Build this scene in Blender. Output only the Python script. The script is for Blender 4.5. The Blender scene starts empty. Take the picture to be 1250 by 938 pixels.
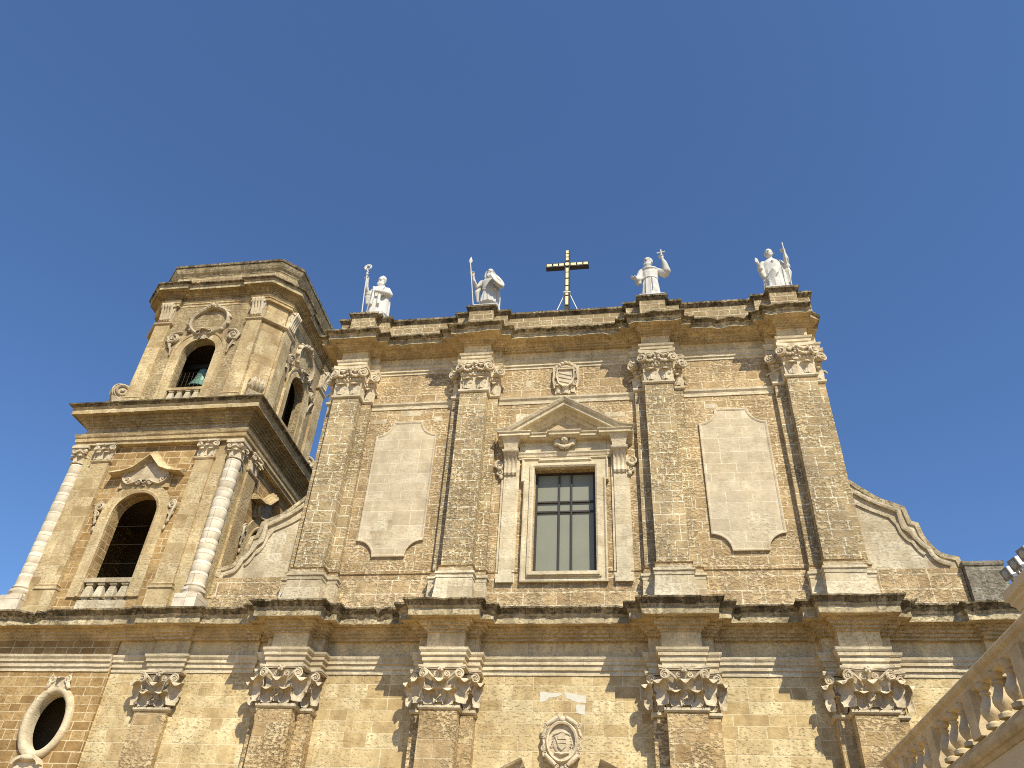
import bpy, bmesh, math, random
from math import sin, cos, pi, radians, sqrt, atan2
from mathutils import Vector, Matrix, noise
from mathutils.geometry import tessellate_polygon

scene = bpy.context.scene
# ------------------------------------------------------------------ camera
YAW, PITCH, ROLL, FPX = radians(-10.318), radians(37.5476), radians(3.5805), 959.1
CAM = Vector((2.35, -25.0, 1.6))
fwd = Vector((sin(YAW) * cos(PITCH), cos(YAW) * cos(PITCH), sin(PITCH)))
rt0 = Vector((cos(YAW), -sin(YAW), 0)); up0 = rt0.cross(fwd)
rt = rt0 * cos(ROLL) + up0 * sin(ROLL); up = -rt0 * sin(ROLL) + up0 * cos(ROLL)
cd = bpy.data.cameras.new('camera'); cam = bpy.data.objects.new('camera', cd)
scene.collection.objects.link(cam)
m = Matrix((rt, up, -fwd)).transposed().to_4x4(); m.translation = CAM
cam.matrix_world = m
cd.sensor_width = 36; cd.lens = 36 * FPX / 1250; cd.clip_start = .1; cd.clip_end = 5000
scene.camera = cam
# ------------------------------------------------------------------ sky, sun, exposure
SUN = Vector((.58, -1.0, 1.27)).normalized()
w = bpy.data.worlds.new('World'); scene.world = w; w.use_nodes = True
nt = w.node_tree; nt.nodes.clear()
sky = nt.nodes.new('ShaderNodeTexSky'); sky.sky_type = 'NISHITA'; sky.sun_disc = False
sky.sun_elevation = math.asin(SUN.z); sky.sun_rotation = atan2(SUN.x, SUN.y)
sky.altitude = 0; sky.air_density = 1.0; sky.dust_density = .5; sky.ozone_density = 10.0
bg = nt.nodes.new('ShaderNodeBackground'); bg.inputs['Strength'].default_value = .132
wo = nt.nodes.new('ShaderNodeOutputWorld')
nt.links.new(sky.outputs[0], bg.inputs[0]); nt.links.new(bg.outputs[0], wo.inputs[0])
sl = bpy.data.lights.new('sun', 'SUN'); sl.energy = 5.0; sl.angle = radians(.53); sl.color = (1, .925, .74)
so = bpy.data.objects.new('sun', sl); scene.collection.objects.link(so)
so.rotation_euler = SUN.to_track_quat('Z', 'Y').to_euler(); so.location = (0, 0, 60)
scene.view_settings.view_transform = 'Standard'; scene.view_settings.look = 'None'
scene.view_settings.exposure = .30; scene.view_settings.gamma = 1; scene.view_settings.use_curve_mapping = False
scene.render.engine = 'CYCLES'
scene.cycles.filter_width = 1.0; scene.cycles.use_denoising = False; scene.cycles.max_bounces = 8; scene.cycles.diffuse_bounces = 4

# ------------------------------------------------------------------ material helpers
class NT:
    def __init__(s, name):
        s.m = bpy.data.materials.new(name); s.m.use_nodes = True
        s.t = s.m.node_tree; s.t.nodes.clear()
        s.out = s.n('ShaderNodeOutputMaterial'); s.b = s.n('ShaderNodeBsdfPrincipled')
        s.l(s.b.outputs[0], s.out.inputs[0])
    def n(s, t, **k):
        x = s.t.nodes.new(t)
        for a, v in k.items(): setattr(x, a, v)
        return x
    def l(s, a, b): s.t.links.new(a, b)
    def put(s, sock, v):
        if hasattr(v, 'links'): s.l(v, sock)
        elif v is not None:
            if hasattr(sock.default_value, '__len__') and not hasattr(v, '__len__'): v = (v,) * len(sock.default_value)
            elif hasattr(v, '__len__') and len(sock.default_value) == 4 and len(v) == 3: v = (*v, 1)
            sock.default_value = v
    def math(s, op, a, b=None, clamp=False):
        x = s.n('ShaderNodeMath', operation=op, use_clamp=clamp); s.put(x.inputs[0], a)
        if b is not None: s.put(x.inputs[1], b)
        return x.outputs[0]
    def vmath(s, op, a, b=None, sc=None):
        x = s.n('ShaderNodeVectorMath', operation=op); s.put(x.inputs[0], a)
        if b is not None: s.put(x.inputs[1], b)
        if sc is not None: s.put(x.inputs['Scale'], sc)
        return x.outputs[0]
    def mix(s, fac, a, b, mode='MIX'):
        x = s.n('ShaderNodeMix', data_type='RGBA', blend_type=mode); s.put(x.inputs[0], fac); s.put(x.inputs[6], a); s.put(x.inputs[7], b)
        return x.outputs[2]
    def noise(s, vec, scale, detail=4, rough=.55):
        x = s.n('ShaderNodeTexNoise'); s.put(x.inputs['Vector'], vec)
        x.inputs['Scale'].default_value = scale; x.inputs['Detail'].default_value = detail; x.inputs['Roughness'].default_value = rough
        return x
    def ramp(s, f, stops, interp='LINEAR'):
        x = s.n('ShaderNodeValToRGB'); r = x.color_ramp; r.interpolation = interp
        while len(r.elements) < len(stops): r.elements.new(.5)
        for e, (p, c) in zip(r.elements, stops):
            e.position = p; e.color = (*c, 1) if hasattr(c, '__len__') else (c, c, c, 1)
        s.put(x.inputs[0], f); return x.outputs[0]
    def bump(s, h, strength, dist, normal=None):
        x = s.n('ShaderNodeBump'); x.inputs['Strength'].default_value = strength; x.inputs['Distance'].default_value = dist
        s.put(x.inputs['Height'], h)
        if normal is not None: s.l(normal, x.inputs['Normal'])
        return x.outputs[0]

def stone(name, tones, joint, bw=.75, rh=.42, ms=.012, pit=.5, tint=(.8, 1.12), stain=None, lichen=0, bump=.5, block=True, squash=.75, vary=.12, joint_depth=.6, k=(1, 1, 1), dark=.5, cover=.5, warp=.05, jmin=.45, fs=8.5, aniso=1.5):
    T = NT(name); tones = [tuple(min(.85, c * q) for c, q in zip(t, k)) for t in tones]; joint = tuple(min(.85, c * (.5 + .5 * q)) for c, q in zip(joint, k))
    g = T.n('ShaderNodeNewGeometry'); pos = g.outputs['Position']; nor = g.outputs['True Normal']
    sp = T.n('ShaderNodeSeparateXYZ'); T.l(pos, sp.inputs[0]); sn = T.n('ShaderNodeSeparateXYZ'); T.l(nor, sn.inputs[0])
    big = T.noise(pos, .33, 3); mid = T.noise(pos, 2.6, 5, .6); fine = T.noise(pos, 15, 6, .68)
    fm = T.n('ShaderNodeMapping'); T.l(pos, fm.inputs[0]); fm.inputs['Scale'].default_value = (1, 1, aniso); fleck = T.noise(fm.outputs[0], fs, 6, .62)
    if block:
        mx = T.math('GREATER_THAN', T.math('ABSOLUTE', sn.outputs[0]), .75); mz = T.math('GREATER_THAN', T.math('ABSOLUTE', sn.outputs[2]), .75)
        u = T.math('ADD', sp.outputs[0], T.math('MULTIPLY', mx, T.math('SUBTRACT', sp.outputs[1], sp.outputs[0])))
        v = T.math('ADD', sp.outputs[2], T.math('MULTIPLY', mz, T.math('SUBTRACT', sp.outputs[1], sp.outputs[2])))
        v = T.math('ADD', v, T.math('MULTIPLY', T.math('SINE', T.math('MULTIPLY', v, 2.3)), vary))
        u = T.math('ADD', u, T.math('MULTIPLY', T.math('SINE', T.math('MULTIPLY', u, 1.7)), vary * 1.6))
        cv = T.n('ShaderNodeCombineXYZ'); T.put(cv.inputs[0], u); T.put(cv.inputs[1], v)
        wn = T.noise(pos, 3.2, 4, .7)
        vec = T.vmath('ADD', cv.outputs[0], T.vmath('SCALE', T.vmath('SUBTRACT', wn.outputs['Color'], (.5, .5, .5)), sc=warp))
        br = T.n('ShaderNodeTexBrick', offset=.5, offset_frequency=2, squash=squash, squash_frequency=3)
        T.l(vec, br.inputs['Vector'])
        for k, vv in (('Color1', (0, 0, 0, 1)), ('Color2', (1, 1, 1, 1)), ('Mortar', (.5, .5, .5, 1)), ('Scale', 1), ('Mortar Size', ms), ('Mortar Smooth', .25), ('Brick Width', bw), ('Row Height', rh)):
            br.inputs[k].default_value = vv
        rnd = T.math('ADD', T.math('MULTIPLY', br.outputs['Color'], .75), T.math('MULTIPLY', T.math('SUBTRACT', mid.outputs[0], .37), .9), clamp=True)
        fac = br.outputs['Fac']
    else:
        rnd = T.math('ADD', T.math('MULTIPLY', T.math('SUBTRACT', mid.outputs[0], .5), 1.3), .5, clamp=True); fac = None
    n = len(tones)
    col = T.ramp(rnd, [(i / (n - 1), c) for i, c in enumerate(tones)])
    if block:
        jn = T.math('MULTIPLY', fac, T.ramp(T.noise(pos, 1.1, 3).outputs[0], [(.34, jmin), (.56, 1.0)]))
        col = T.mix(jn, col, joint)
    if block: col = T.mix(T.math('MULTIPLY', T.math('MULTIPLY', T.ramp(fac, [(.02, 0.0), (.2, 1.0), (.55, 0.0)]), T.ramp(T.noise(pos, 4.0, 3).outputs[0], [(.42, 0.0), (.6, 1.0)])), .55), col, (tones[0][0] * .35, tones[0][1] * .33, tones[0][2] * .3))  # patchy dark line at the joint edges: shadow lines put into the colour
    # worn, pitted surface of the soft limestone
    if pit:
        rough_blocks = T.ramp(T.math('ADD', T.math('MULTIPLY', rnd, .35), T.math('MULTIPLY', T.noise(pos, .8, 3).outputs[0], 1.0)), [(.5, .12), (.78, 1.0)])
        pits = T.ramp(fleck.outputs[0], [(cover - .13, 1.0), (cover, 0.0)])
        pm = T.math('MULTIPLY', pits, rough_blocks)
        col = T.mix(T.math('MULTIPLY', pm, pit), col, (tones[0][0] * dark, tones[0][1] * dark * .95, tones[0][2] * dark * .88))
    else: pm = 0
    lo, hi = tint
    col = T.mix(1, col, T.ramp(big.outputs[0], [(.3, (lo, lo, lo)), (.7, (hi, hi * .99, hi * .96))]), 'MULTIPLY')
    col = T.mix(1, col, T.ramp(fine.outputs[0], [(.25, .87), (.75, 1.1)]), 'MULTIPLY')
    col = T.mix(1, col, T.ramp(mid.outputs[0], [(.3, .86), (.7, 1.1)]), 'MULTIPLY')
    if stain:
        mp = T.n('ShaderNodeMapping'); T.l(pos, mp.inputs[0]); mp.inputs['Scale'].default_value = (1.6, 1.6, .35)
        st = T.noise(mp.outputs[0], 1.0, 6, .65)
        col = T.mix(T.math('MULTIPLY', T.ramp(st.outputs[0], [(.47, 0.0), (.68, 1.0)]), stain[1]), col, stain[0])
    if lichen:
        mp = T.n('ShaderNodeMapping'); T.l(pos, mp.inputs[0]); mp.inputs['Scale'].default_value = (2.2, 2.2, .9)
        li = T.noise(mp.outputs[0], 1.0, 9, .72)
        col = T.mix(T.math('MULTIPLY', T.ramp(li.outputs[0], [(.43, 0.0), (.6, 1.0)]), lichen), col, (.05, .04, .024))
    T.put(T.b.inputs['Base Color'], col); T.b.inputs['Roughness'].default_value = .92; T.b.inputs['Specular IOR Level'].default_value = .15
    h = T.math('ADD', T.math('MULTIPLY', mid.outputs[0], .4), T.math('MULTIPLY', fine.outputs[0], .22))
    if pit: h = T.math('SUBTRACT', h, T.math('MULTIPLY', pm, 1.3))
    if block: h = T.math('SUBTRACT', h, T.math('MULTIPLY', fac, joint_depth))
    T.l(T.bump(h, bump, .045), T.b.inputs['Normal'])
    return T.m

def plain(name, c, rough=.5, metal=0, var=.15, sc=6, bump=0, spec=.4):
    T = NT(name); g = T.n('ShaderNodeNewGeometry'); n = T.noise(g.outputs['Position'], sc, 5, .6)
    col = T.mix(1, c, T.ramp(n.outputs[0], [(.3, 1 - var), (.7, 1 + var)]), 'MULTIPLY')
    T.put(T.b.inputs['Base Color'], col); T.b.inputs['Roughness'].default_value = rough; T.b.inputs['Metallic'].default_value = metal
    T.b.inputs['Specular IOR Level'].default_value = spec
    if bump: T.l(T.bump(n.outputs[0], bump, .02), T.b.inputs['Normal'])
    return T.m

JT = (.62, .50, .33)
M = {}
M['lower'] = stone('lower_ochre_stone', [(.36, .245, .125), (.48, .35, .19), (.55, .42, .245), (.64, .52, .33)], (.68, .56, .37), .74, .42, .014, .5, stain=((.27, .18, .09), .35), k=(1.18, 1.25, 1.22), cover=.47)
M['upper'] = stone('upper_rough_stone', [(.28, .20, .115), (.41, .305, .185), (.49, .38, .245), (.54, .43, .29)], (.74, .63, .46), .6, .37, .020, .55, stain=((.23, .17, .11), .4), bump=.7, k=(1.28, 1.25, 1.12), jmin=.6, warp=.045, dark=.5, cover=.54)
M['shaft'] = stone('pilaster_rough_stone', [(.29, .225, .15), (.37, .295, .20), (.42, .34, .235), (.47, .39, .28)], (.74, .66, .53), .54, .36, .022, .62, stain=((.22, .18, .13), .4), bump=.8, k=(1.37, 1.31, 1.09), jmin=.8, warp=.035, dark=.5, cover=.55)
M['lshaft'] = stone('lower_pilaster_stone', [(.33, .225, .115), (.45, .325, .18), (.53, .40, .235), (.61, .49, .31)], (.66, .54, .36), .62, .40, .015, .75, stain=((.27, .19, .10), .4), bump=.7, k=(1.16, 1.17, 1.12), dark=.45, cover=.54)
M['tower'] = stone('tower_ochre_block', [(.29, .19, .09), (.39, .265, .135), (.48, .345, .185), (.57, .44, .26)], (.70, .59, .41), .62, .30, .018, .2, bump=.4, vary=.06, stain=((.26, .18, .09), .25), k=(.86, .80, .66))
M['tpale'] = stone('tower_dressed_stone', [(.36, .265, .155), (.50, .395, .25), (.58, .475, .32), (.67, .565, .41)], (.70, .60, .44), .95, .5, .009, .35, bump=.4, stain=((.31, .215, .115), .7), k=(.99, .96, .82), tint=(.74, 1.16), dark=.45)
M['tgrey'] = stone('tower_upper_stone', [(.28, .215, .13), (.38, .30, .19), (.46, .37, .245), (.56, .46, .32)], (.62, .52, .37), .62, .34, .012, .55, bump=.5, stain=((.22, .16, .095), .65), k=(.99, .96, .84), tint=(.74, 1.14), dark=.42, cover=.52)
M['pale'] = stone('pale_limestone', [(.52, .43, .30), (.62, .53, .385), (.68, .59, .44), (.74, .66, .51)], (.42, .33, .21), 1.1, .46, .005, .25, bump=.3, stain=((.42, .33, .21), .4), k=(1.0,1.0,.95))
M['panel'] = stone('panel_limestone', [(.53, .455, .345), (.59, .515, .40), (.635, .56, .445), (.70, .63, .515)], (.78, .71, .58), .75, .45, .010, .12, bump=.25, stain=((.49, .41, .30), .4), k=(.94, .90, .80))
M['carved'] = stone('carved_limestone', [(.48, .395, .275), (.60, .51, .375), (.68, .59, .455), (.74, .66, .53)], JT, pit=.3, bump=.3, block=False, stain=((.30, .235, .15), .4), k=(1,.99,.94))
M['ornament'] = stone('carved_ornament_stone', [(.36, .29, .19), (.48, .395, .27), (.56, .475, .34), (.62, .535, .40)], JT, pit=.35, bump=.3, block=False, stain=((.24, .185, .12), .5))
M['frieze'] = stone('frieze_stone', [(.47, .39, .27), (.52, .435, .31), (.56, .475, .345), (.60, .51, .38)], (.36, .3, .2), 1.3, .9, .005, .4, bump=.4, stain=((.28, .24, .18), .6), k=(1.40, 1.31, 1.06))
M['cornice'] = stone('cornice_stone', [(.44, .345, .215), (.53, .42, .27), (.59, .48, .32), (.64, .53, .37)], (.42, .33, .2), .8, .9, .006, .35, bump=.5, stain=((.28, .22, .14), .55), k=(1.08,1.06,1.0))
M['corona'] = stone('cornice_front_stone', [(.36, .31, .23), (.45, .39, .295), (.52, .455, .355), (.60, .53, .425)], (.34, .28, .2), .8, .9, .006, .5, bump=.7, stain=((.2, .17, .12), .5), lichen=.4, k=(1.22, 1.16, .95))
M['lichen'] = stone('lichened_cornice_stone', [(.24, .19, .115), (.32, .255, .16), (.40, .33, .21), (.50, .42, .29)], (.12, .095, .055), .7, .9, .014, .5, bump=.9, stain=((.09, .07, .042), .75), lichen=.8, dark=.35)
M['attic'] = stone('parapet_block', [(.29, .21, .115), (.36, .27, .15), (.41, .32, .185), (.48, .385, .23)], (.70, .60, .43), .62, .31, .020, .3, bump=.5, vary=.05, stain=((.24, .18, .10), .5), dark=.4)
M['pier'] = stone('grey_weathered_block', [(.22, .195, .15), (.30, .27, .21), (.36, .325, .26), (.44, .40, .32)], (.5, .45, .36), .6, .45, .012, .5, bump=.7, stain=((.13, .115, .085), .6), lichen=.35)
M['drum'] = stone('column_limestone', [(.54, .46, .34), (.64, .56, .43), (.71, .63, .50), (.78, .71, .58)], (.26, .2, .13), 9, .45, .010, 0, bump=.28, stain=((.36, .29, .19), .25), vary=.05)
M['plinthw'] = stone('pedestal_limestone', [(.44, .36, .25), (.56, .475, .35), (.65, .57, .44), (.74, .67, .54)], (.72, .64, .50), .7, .42, .010, .3, bump=.4, stain=((.27, .22, .145), .6), k=(1, .98, .9))
M['marble'] = stone('white_marble', [(.52, .515, .49), (.57, .56, .53), (.60, .59, .56), (.62, .61, .58)], JT, pit=0, bump=.12, block=False, tint=(.92, 1.05), stain=((.27, .265, .24), .4))
M['bronze'] = plain('green_bronze', (.13, .24, .20), .5, .3, .35, 4, .2)
M['iron'] = plain('dark_iron', (.035, .032, .028), .55, .4, .2, 12)
M['brass'] = plain('pale_gold_panel', (.78, .66, .38), .4, .15, .12, 9)
M['white'] = plain('white_painted_metal', (.80, .80, .78), .4, 0, .05, 9)
M['grey'] = plain('grey_lamp_face', (.20, .20, .20), .35, 0, .1, 9)
M['lens'] = plain('lamp_glass', (.35, .36, .36), .12, 0, .05, 9, spec=.7)
M['plaster'] = plain('palace_plaster', (.60, .51, .36), .9, 0, .08, .8, .1, .1)
M['psmooth'] = stone('balustrade_stone', [(.46, .36, .235), (.53, .43, .29), (.57, .47, .33), (.61, .51, .36)], (.4, .31, .2), 1.2, .9, .005, .1, bump=.2, block=False, k=(1.12, 1.12, 1.06), stain=((.34, .27, .17), .35))
M['whitepatch'] = plain('white_plaster_repair', (.62, .585, .49), .9, 0, .06, 8, .4, .1)
M['greyblind'] = plain('grey_green_window_film', (.20, .205, .15), .5, 0, .06, 1.2, 0, .5)
M['muntin'] = plain('brown_window_bar', (.035, .025, .02), .5, 0, .1, 12)
M['dark'] = plain('unlit_interior_stone', (.16, .12, .07), .95, 0, .2, 3, .3, .05)  # darker than the tower stone: interior shade put into the colour
M['wood'] = plain('door_timber', (.12, .065, .03), .6, 0, .2, 5, .2)
M['paving'] = stone('piazza_paving', [(.44, .38, .29), (.50, .44, .345), (.55, .48, .38), (.60, .53, .42)], (.25, .21, .16), .9, .5, .008, .1, bump=.2, k=(.74, .61, .37))
M['roof'] = plain('flat_roof_lime', (.42, .38, .31), .9, 0, .15, 2, .2, .1)

# ------------------------------------------------------------------ mesh helpers
def jit(v, amp, sc=3.1):
    n = noise.noise_vector(Vector(v) * sc) + noise.noise_vector(Vector(v) * sc * 3.3) * .5
    return n * amp

class MB:
    def __init__(s): s.v = []; s.f = []; s.mi = []; s.xf = None
    def add(s, vs, fs, mi=0):
        o = len(s.v)
        if s.xf is not None: vs = [tuple(s.xf @ Vector(p)) for p in vs]
        s.v += [tuple(p) for p in vs]; s.f += [[i + o for i in f] for f in fs]
        s.mi += list(mi) if hasattr(mi, '__len__') else [mi] * len(fs)
    def box(s, x0, x1, y0, y1, z0, z1, step=None, mi=0):
        def ax(a, b):
            k = 1 if not step else max(1, min(80, int(abs(b - a) / step + .5)))
            return [a + (b - a) * i / k for i in range(k + 1)]
        X, Y, Z = ax(x0, x1), ax(y0, y1), ax(z0, z1)
        def grid(A, B, fn, flip):
            vs = [fn(a, b) for a in A for b in B]; n = len(B)
            fs = []
            for i in range(len(A) - 1):
                for j in range(n - 1):
                    q = [i * n + j, (i + 1) * n + j, (i + 1) * n + j + 1, i * n + j + 1]
                    fs.append(q[::-1] if flip else q)
            s.add(vs, fs, mi)
        grid(X, Z, lambda a, b: (a, y0, b), False); grid(X, Z, lambda a, b: (a, y1, b), True)
        grid(Y, Z, lambda a, b: (x0, a, b), True); grid(Y, Z, lambda a, b: (x1, a, b), False)
        grid(X, Y, lambda a, b: (a, b, z0), True); grid(X, Y, lambda a, b: (a, b, z1), False)
        return s
    def prism(s, outline, y0, y1, holes=(), mi=0):
        """outline of (x, z) extruded from y0 (front) to y1 (back), with holes"""
        loops = [list(outline)] + [list(h) for h in holes]
        tri = tessellate_polygon([[Vector((x, z, 0)) for x, z in L] for L in loops])
        flat = [p for L in loops for p in L]; n = len(flat)
        vs = [(x, y0, z) for x, z in flat] + [(x, y1, z) for x, z in flat]
        fs = []
        for a, b, c in tri:
            A, B, C_ = flat[a], flat[b], flat[c]
            cr = (B[0] - A[0]) * (C_[1] - A[1]) - (B[1] - A[1]) * (C_[0] - A[0])
            t = (a, b, c) if cr > 0 else (a, c, b)
            fs.append(list(t)); fs.append([t[0] + n, t[2] + n, t[1] + n])
        o = 0
        for k, L in enumerate(loops):
            m_ = len(L); ar = sum(L[i][0] * L[(i + 1) % m_][1] - L[(i + 1) % m_][0] * L[i][1] for i in range(m_))
            for i in range(m_):
                a, b = o + i, o + (i + 1) % m_
                q = [a, a + n, b + n, b] if (ar > 0) == (k == 0) else [a, b, b + n, a + n]
                fs.append(q[::-1] if False else q)
            o += m_
        s.add(vs, fs, mi); return s
    def sweep(s, path, prof, closed=False, ax=1.0, ay=1.0, step=.25, pm=None):
        """closed profile (d, z) carried along a plan path; outward is to the right of travel"""
        P = [Vector((a, b)) for a, b in path]; n = len(P); off = []
        for i in range(n):
            d0 = (P[i] - P[i - 1]) if (closed or i > 0) else (P[1] - P[0])
            d1 = (P[(i + 1) % n] - P[i]) if (closed or i < n - 1) else (P[-1] - P[-2])
            n0 = Vector((d0.y, -d0.x)).normalized(); n1 = Vector((d1.y, -d1.x)).normalized()
            k = (n0 + n1); k = k / max(.2, (1 + n0.dot(n1)))
            off.append(Vector((k.x * ax, k.y * ay)))
        rings = []
        segs = n if closed else n - 1
        for i in range(segs):
            a, b = P[i], P[(i + 1) % n]; k = max(1, int((b - a).length / step)) if step else 1
            for t in range(k): rings.append((a.lerp(b, t / k), off[i].lerp(off[(i + 1) % n], t / k)))
        if not closed: rings.append((P[-1], off[-1]))
        m_ = len(prof); R = len(rings)
        vs = [(p.x + o.x * d, p.y + o.y * d, z) for p, o in rings for d, z in prof]
        fs = []; mi = []
        for r in range(R if closed else R - 1):
            r2 = (r + 1) % R
            for j in range(m_):
                j2 = (j + 1) % m_
                fs.append([r * m_ + j, r2 * m_ + j, r2 * m_ + j2, r * m_ + j2]); mi.append(pm[j] if pm else 0)
        if not closed:
            fs.append([j for j in range(m_)]); mi.append(0)
            fs.append([(R - 1) * m_ + j for j in range(m_)][::-1]); mi.append(0)
        s.add(vs, fs, mi); return s
    def mold(s, path, prof, closed=False, mi=0):
        """profile (n, y) carried along a curve (x, z); n is to the left of travel"""
        P = [Vector(p) for p in path]; n = len(P); rings = []
        for i in range(n):
            d0 = (P[i] - P[i - 1]) if (closed or i > 0) else (P[1] - P[0])
            d1 = (P[(i + 1) % n] - P[i]) if (closed or i < n - 1) else (P[-1] - P[-2])
            n0 = Vector((-d0.y, d0.x)).normalized(); n1 = Vector((-d1.y, d1.x)).normalized()
            rings.append((n0 + n1) / max(.3, 1 + n0.dot(n1)))
        m_ = len(prof)
        vs = [(P[i].x + rings[i].x * a, y, P[i].y + rings[i].y * a) for i in range(n) for a, y in prof]
        fs = []
        for r in range(n if closed else n - 1):
            r2 = (r + 1) % n
            for j in range(m_):
                j2 = (j + 1) % m_; fs.append([r * m_ + j, r2 * m_ + j, r2 * m_ + j2, r * m_ + j2])
        if not closed:
            fs.append(list(range(m_))); fs.append([(n - 1) * m_ + j for j in range(m_)][::-1])
        s.add(vs, fs, mi); return s
    def lathe(s, cx, cy, prof, n=24, a0=0, a1=2 * pi, mi=0, sx=1, sy=1, flute=0):
        full = abs(a1 - a0 - 2 * pi) < 1e-6; k = n if full else n + 1; m_ = len(prof)
        vs = [(cx + cos(a0 + (a1 - a0) * i / n) * r * sx, cy + sin(a0 + (a1 - a0) * i / n) * r * sy, z) for i in range(k) for r, z in prof]
        fs = []
        for i in range(n):
            i2 = (i + 1) % k
            for j in range(m_ - 1): fs.append([i * m_ + j, i2 * m_ + j, i2 * m_ + j + 1, i * m_ + j + 1])
        if full:
            fs.append([i * m_ for i in range(n)][::-1]); fs.append([i * m_ + m_ - 1 for i in range(n)])
        s.add(vs, fs, mi); return s
    def tube(s, pts, rad, n=8, mi=0, caps=True):
        P = [Vector(p) for p in pts]; R = rad if hasattr(rad, '__len__') else [rad] * len(P)
        vs = []; ref = None
        for i, p in enumerate(P):
            d = (P[min(i + 1, len(P) - 1)] - P[max(i - 1, 0)]).normalized()
            if ref is None or abs(ref.dot(d)) > .98: ref = Vector((0, 0, 1)) if abs(d.z) < .9 else Vector((0, 1, 0))
            a = d.cross(ref).normalized(); b = a.cross(d).normalized(); ref = b
            vs += [tuple(p + (a * cos(2 * pi * k / n) + b * sin(2 * pi * k / n)) * R[i]) for k in range(n)]
        fs = [[i * n + k, i * n + (k + 1) % n, (i + 1) * n + (k + 1) % n, (i + 1) * n + k] for i in range(len(P) - 1) for k in range(n)]
        if caps: fs += [list(range(n))[::-1], [(len(P) - 1) * n + k for k in range(n)]]
        s.add(vs, fs, mi); return s
    def ball(s, c, r, nu=12, nv=8, mi=0, rot=None):
        r = r if hasattr(r, '__len__') else (r, r, r); c = Vector(c); vs = []
        for j in range(nv + 1):
            t = pi * j / nv
            for i in range(nu):
                q = Vector((r[0] * sin(t) * cos(2 * pi * i / nu), r[1] * sin(t) * sin(2 * pi * i / nu), r[2] * cos(t)))
                if rot is not None: q = rot @ q
                vs.append(tuple(c + q))
        fs = [[j * nu + i, (j + 1) * nu + i, (j + 1) * nu + (i + 1) % nu, j * nu + (i + 1) % nu] for j in range(nv) for i in range(nu)]
        s.add(vs, fs, mi); return s
    def spiral(s, c, R, turns=1.75, hand=1, start=pi / 2, normal=(0, -1, 0), tr=.17, bulge=.12, n=34, back=True):
        """volute: a tapering roll winding in to its eye in the plane facing `normal`"""
        N = Vector(normal).normalized(); A = Vector((0, 0, 1)).cross(N).normalized() * 1.0; B = Vector((0, 0, 1)); c = Vector(c)
        pts = []; rs = []
        for i in range(n + 1):
            t = i / n; r = R * (1 - t) ** .8 * .86 + R * .06; a = start + hand * turns * 2 * pi * t
            pts.append(c + A * cos(a) * r + B * sin(a) * r + N * (R * bulge * t)); rs.append(R * tr * (1 - .45 * t))
        s.tube(pts, rs, 6)
        s.ball(c + N * R * bulge, R * .2, 8, 6)
        if back:
            ring = [c + A * cos(2 * pi * k / 16) * R * .92 + B * sin(2 * pi * k / 16) * R * .92 for k in range(16)]
            vs = [tuple(p - N * R * .02) for p in ring] + [tuple(p - N * R * .35) for p in ring]
            s.add(vs, [list(range(16)), [16 + k for k in range(16)][::-1]] + [[k, (k + 1) % 16, 16 + (k + 1) % 16, 16 + k][::-1] for k in range(16)])
        return s
    def leaf(s, base, out, w, h, curl=.12, lean=.02, nu=14, nv=15, th=.03, cup=0):
        """acanthus leaf: lobed sides, raised midrib, rises from `base`, bends out at the top and hangs its tip"""
        o = Vector((out[0], out[1], 0)).normalized(); t = Vector((-o.y, o.x, 0)); base = Vector(base)
        fr = []; bk = []
        for j in range(nv + 1):
            v = j / nv
            for i in range(nu + 1):
                u = -1 + 2 * i / nu; au = abs(u)
                lob = abs(sin(pi * (v * 3.5 - .15 * au))) ** .6            # three lobes a side, notched between
                ww = w * (.70 + .32 * min(1, v * 1.4)) * (1 - .30 * (1 - lob) * au ** 2) * (1 if v < .8 else 1 - ((v - .8) / .2) ** 2 * .5)
                vv = v - .10 * au ** 2 * v                                  # sides lag behind the tip
                if vv < .6: z = h * vv / .6 * .92; q = lean + curl * .30 * (vv / .6) ** 2.4
                else:
                    a = (vv - .6) / .4
                    z = h * .92 + h * .10 * sin(a * pi * .62) - a ** 2.6 * h * .24; q = lean + curl * .30 + curl * .80 * sin(a * pi / 2) ** 1.15
                rib = (.16 * curl * (1 - au) ** 1.5 - .34 * curl * au ** 2 * (.3 + v) + .07 * curl * cos(u * pi * 5) * (1 - v * .5)) if not cup else cup * (au ** 2 * (1.1 - .6 * v) - .9 * (1 - au ** 2) * sin(pi * min(1, v / .85)) + .10 * cos(u * pi * 6))
                p = base + t * (u * ww / 2) + Vector((0, 0, z)) + o * (q + rib)
                fr.append(tuple(p)); bk.append(tuple(p - o * th))
        n = nu + 1; N = len(fr); fs = []
        for j in range(nv):
            for i in range(nu):
                q = [j * n + i, j * n + i + 1, (j + 1) * n + i + 1, (j + 1) * n + i]
                fs.append(q); fs.append([x + N for x in q[::-1]])
        ed = [j * n for j in range(nv + 1)]; er = [j * n + nu for j in range(nv + 1)]; et = [nv * n + i for i in range(n)]
        for L, fl in ((ed, True), (er, False), (et, True)):
            for a, b in zip(L, L[1:]):
                q = [a, b, b + N, a + N]; fs.append(q[::-1] if fl else q)
        s.add(fr + bk, fs); return s
    def loft(s, rings, mi=0):
        n = len(rings[0]); vs = [p for r in rings for p in r]
        fs = [[i * n + k, i * n + (k + 1) % n, (i + 1) * n + (k + 1) % n, (i + 1) * n + k] for i in range(len(rings) - 1) for k in range(n)]
        fs += [list(range(n))[::-1], [(len(rings) - 1) * n + k for k in range(n)]]
        s.add(vs, fs, mi); return s
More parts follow.
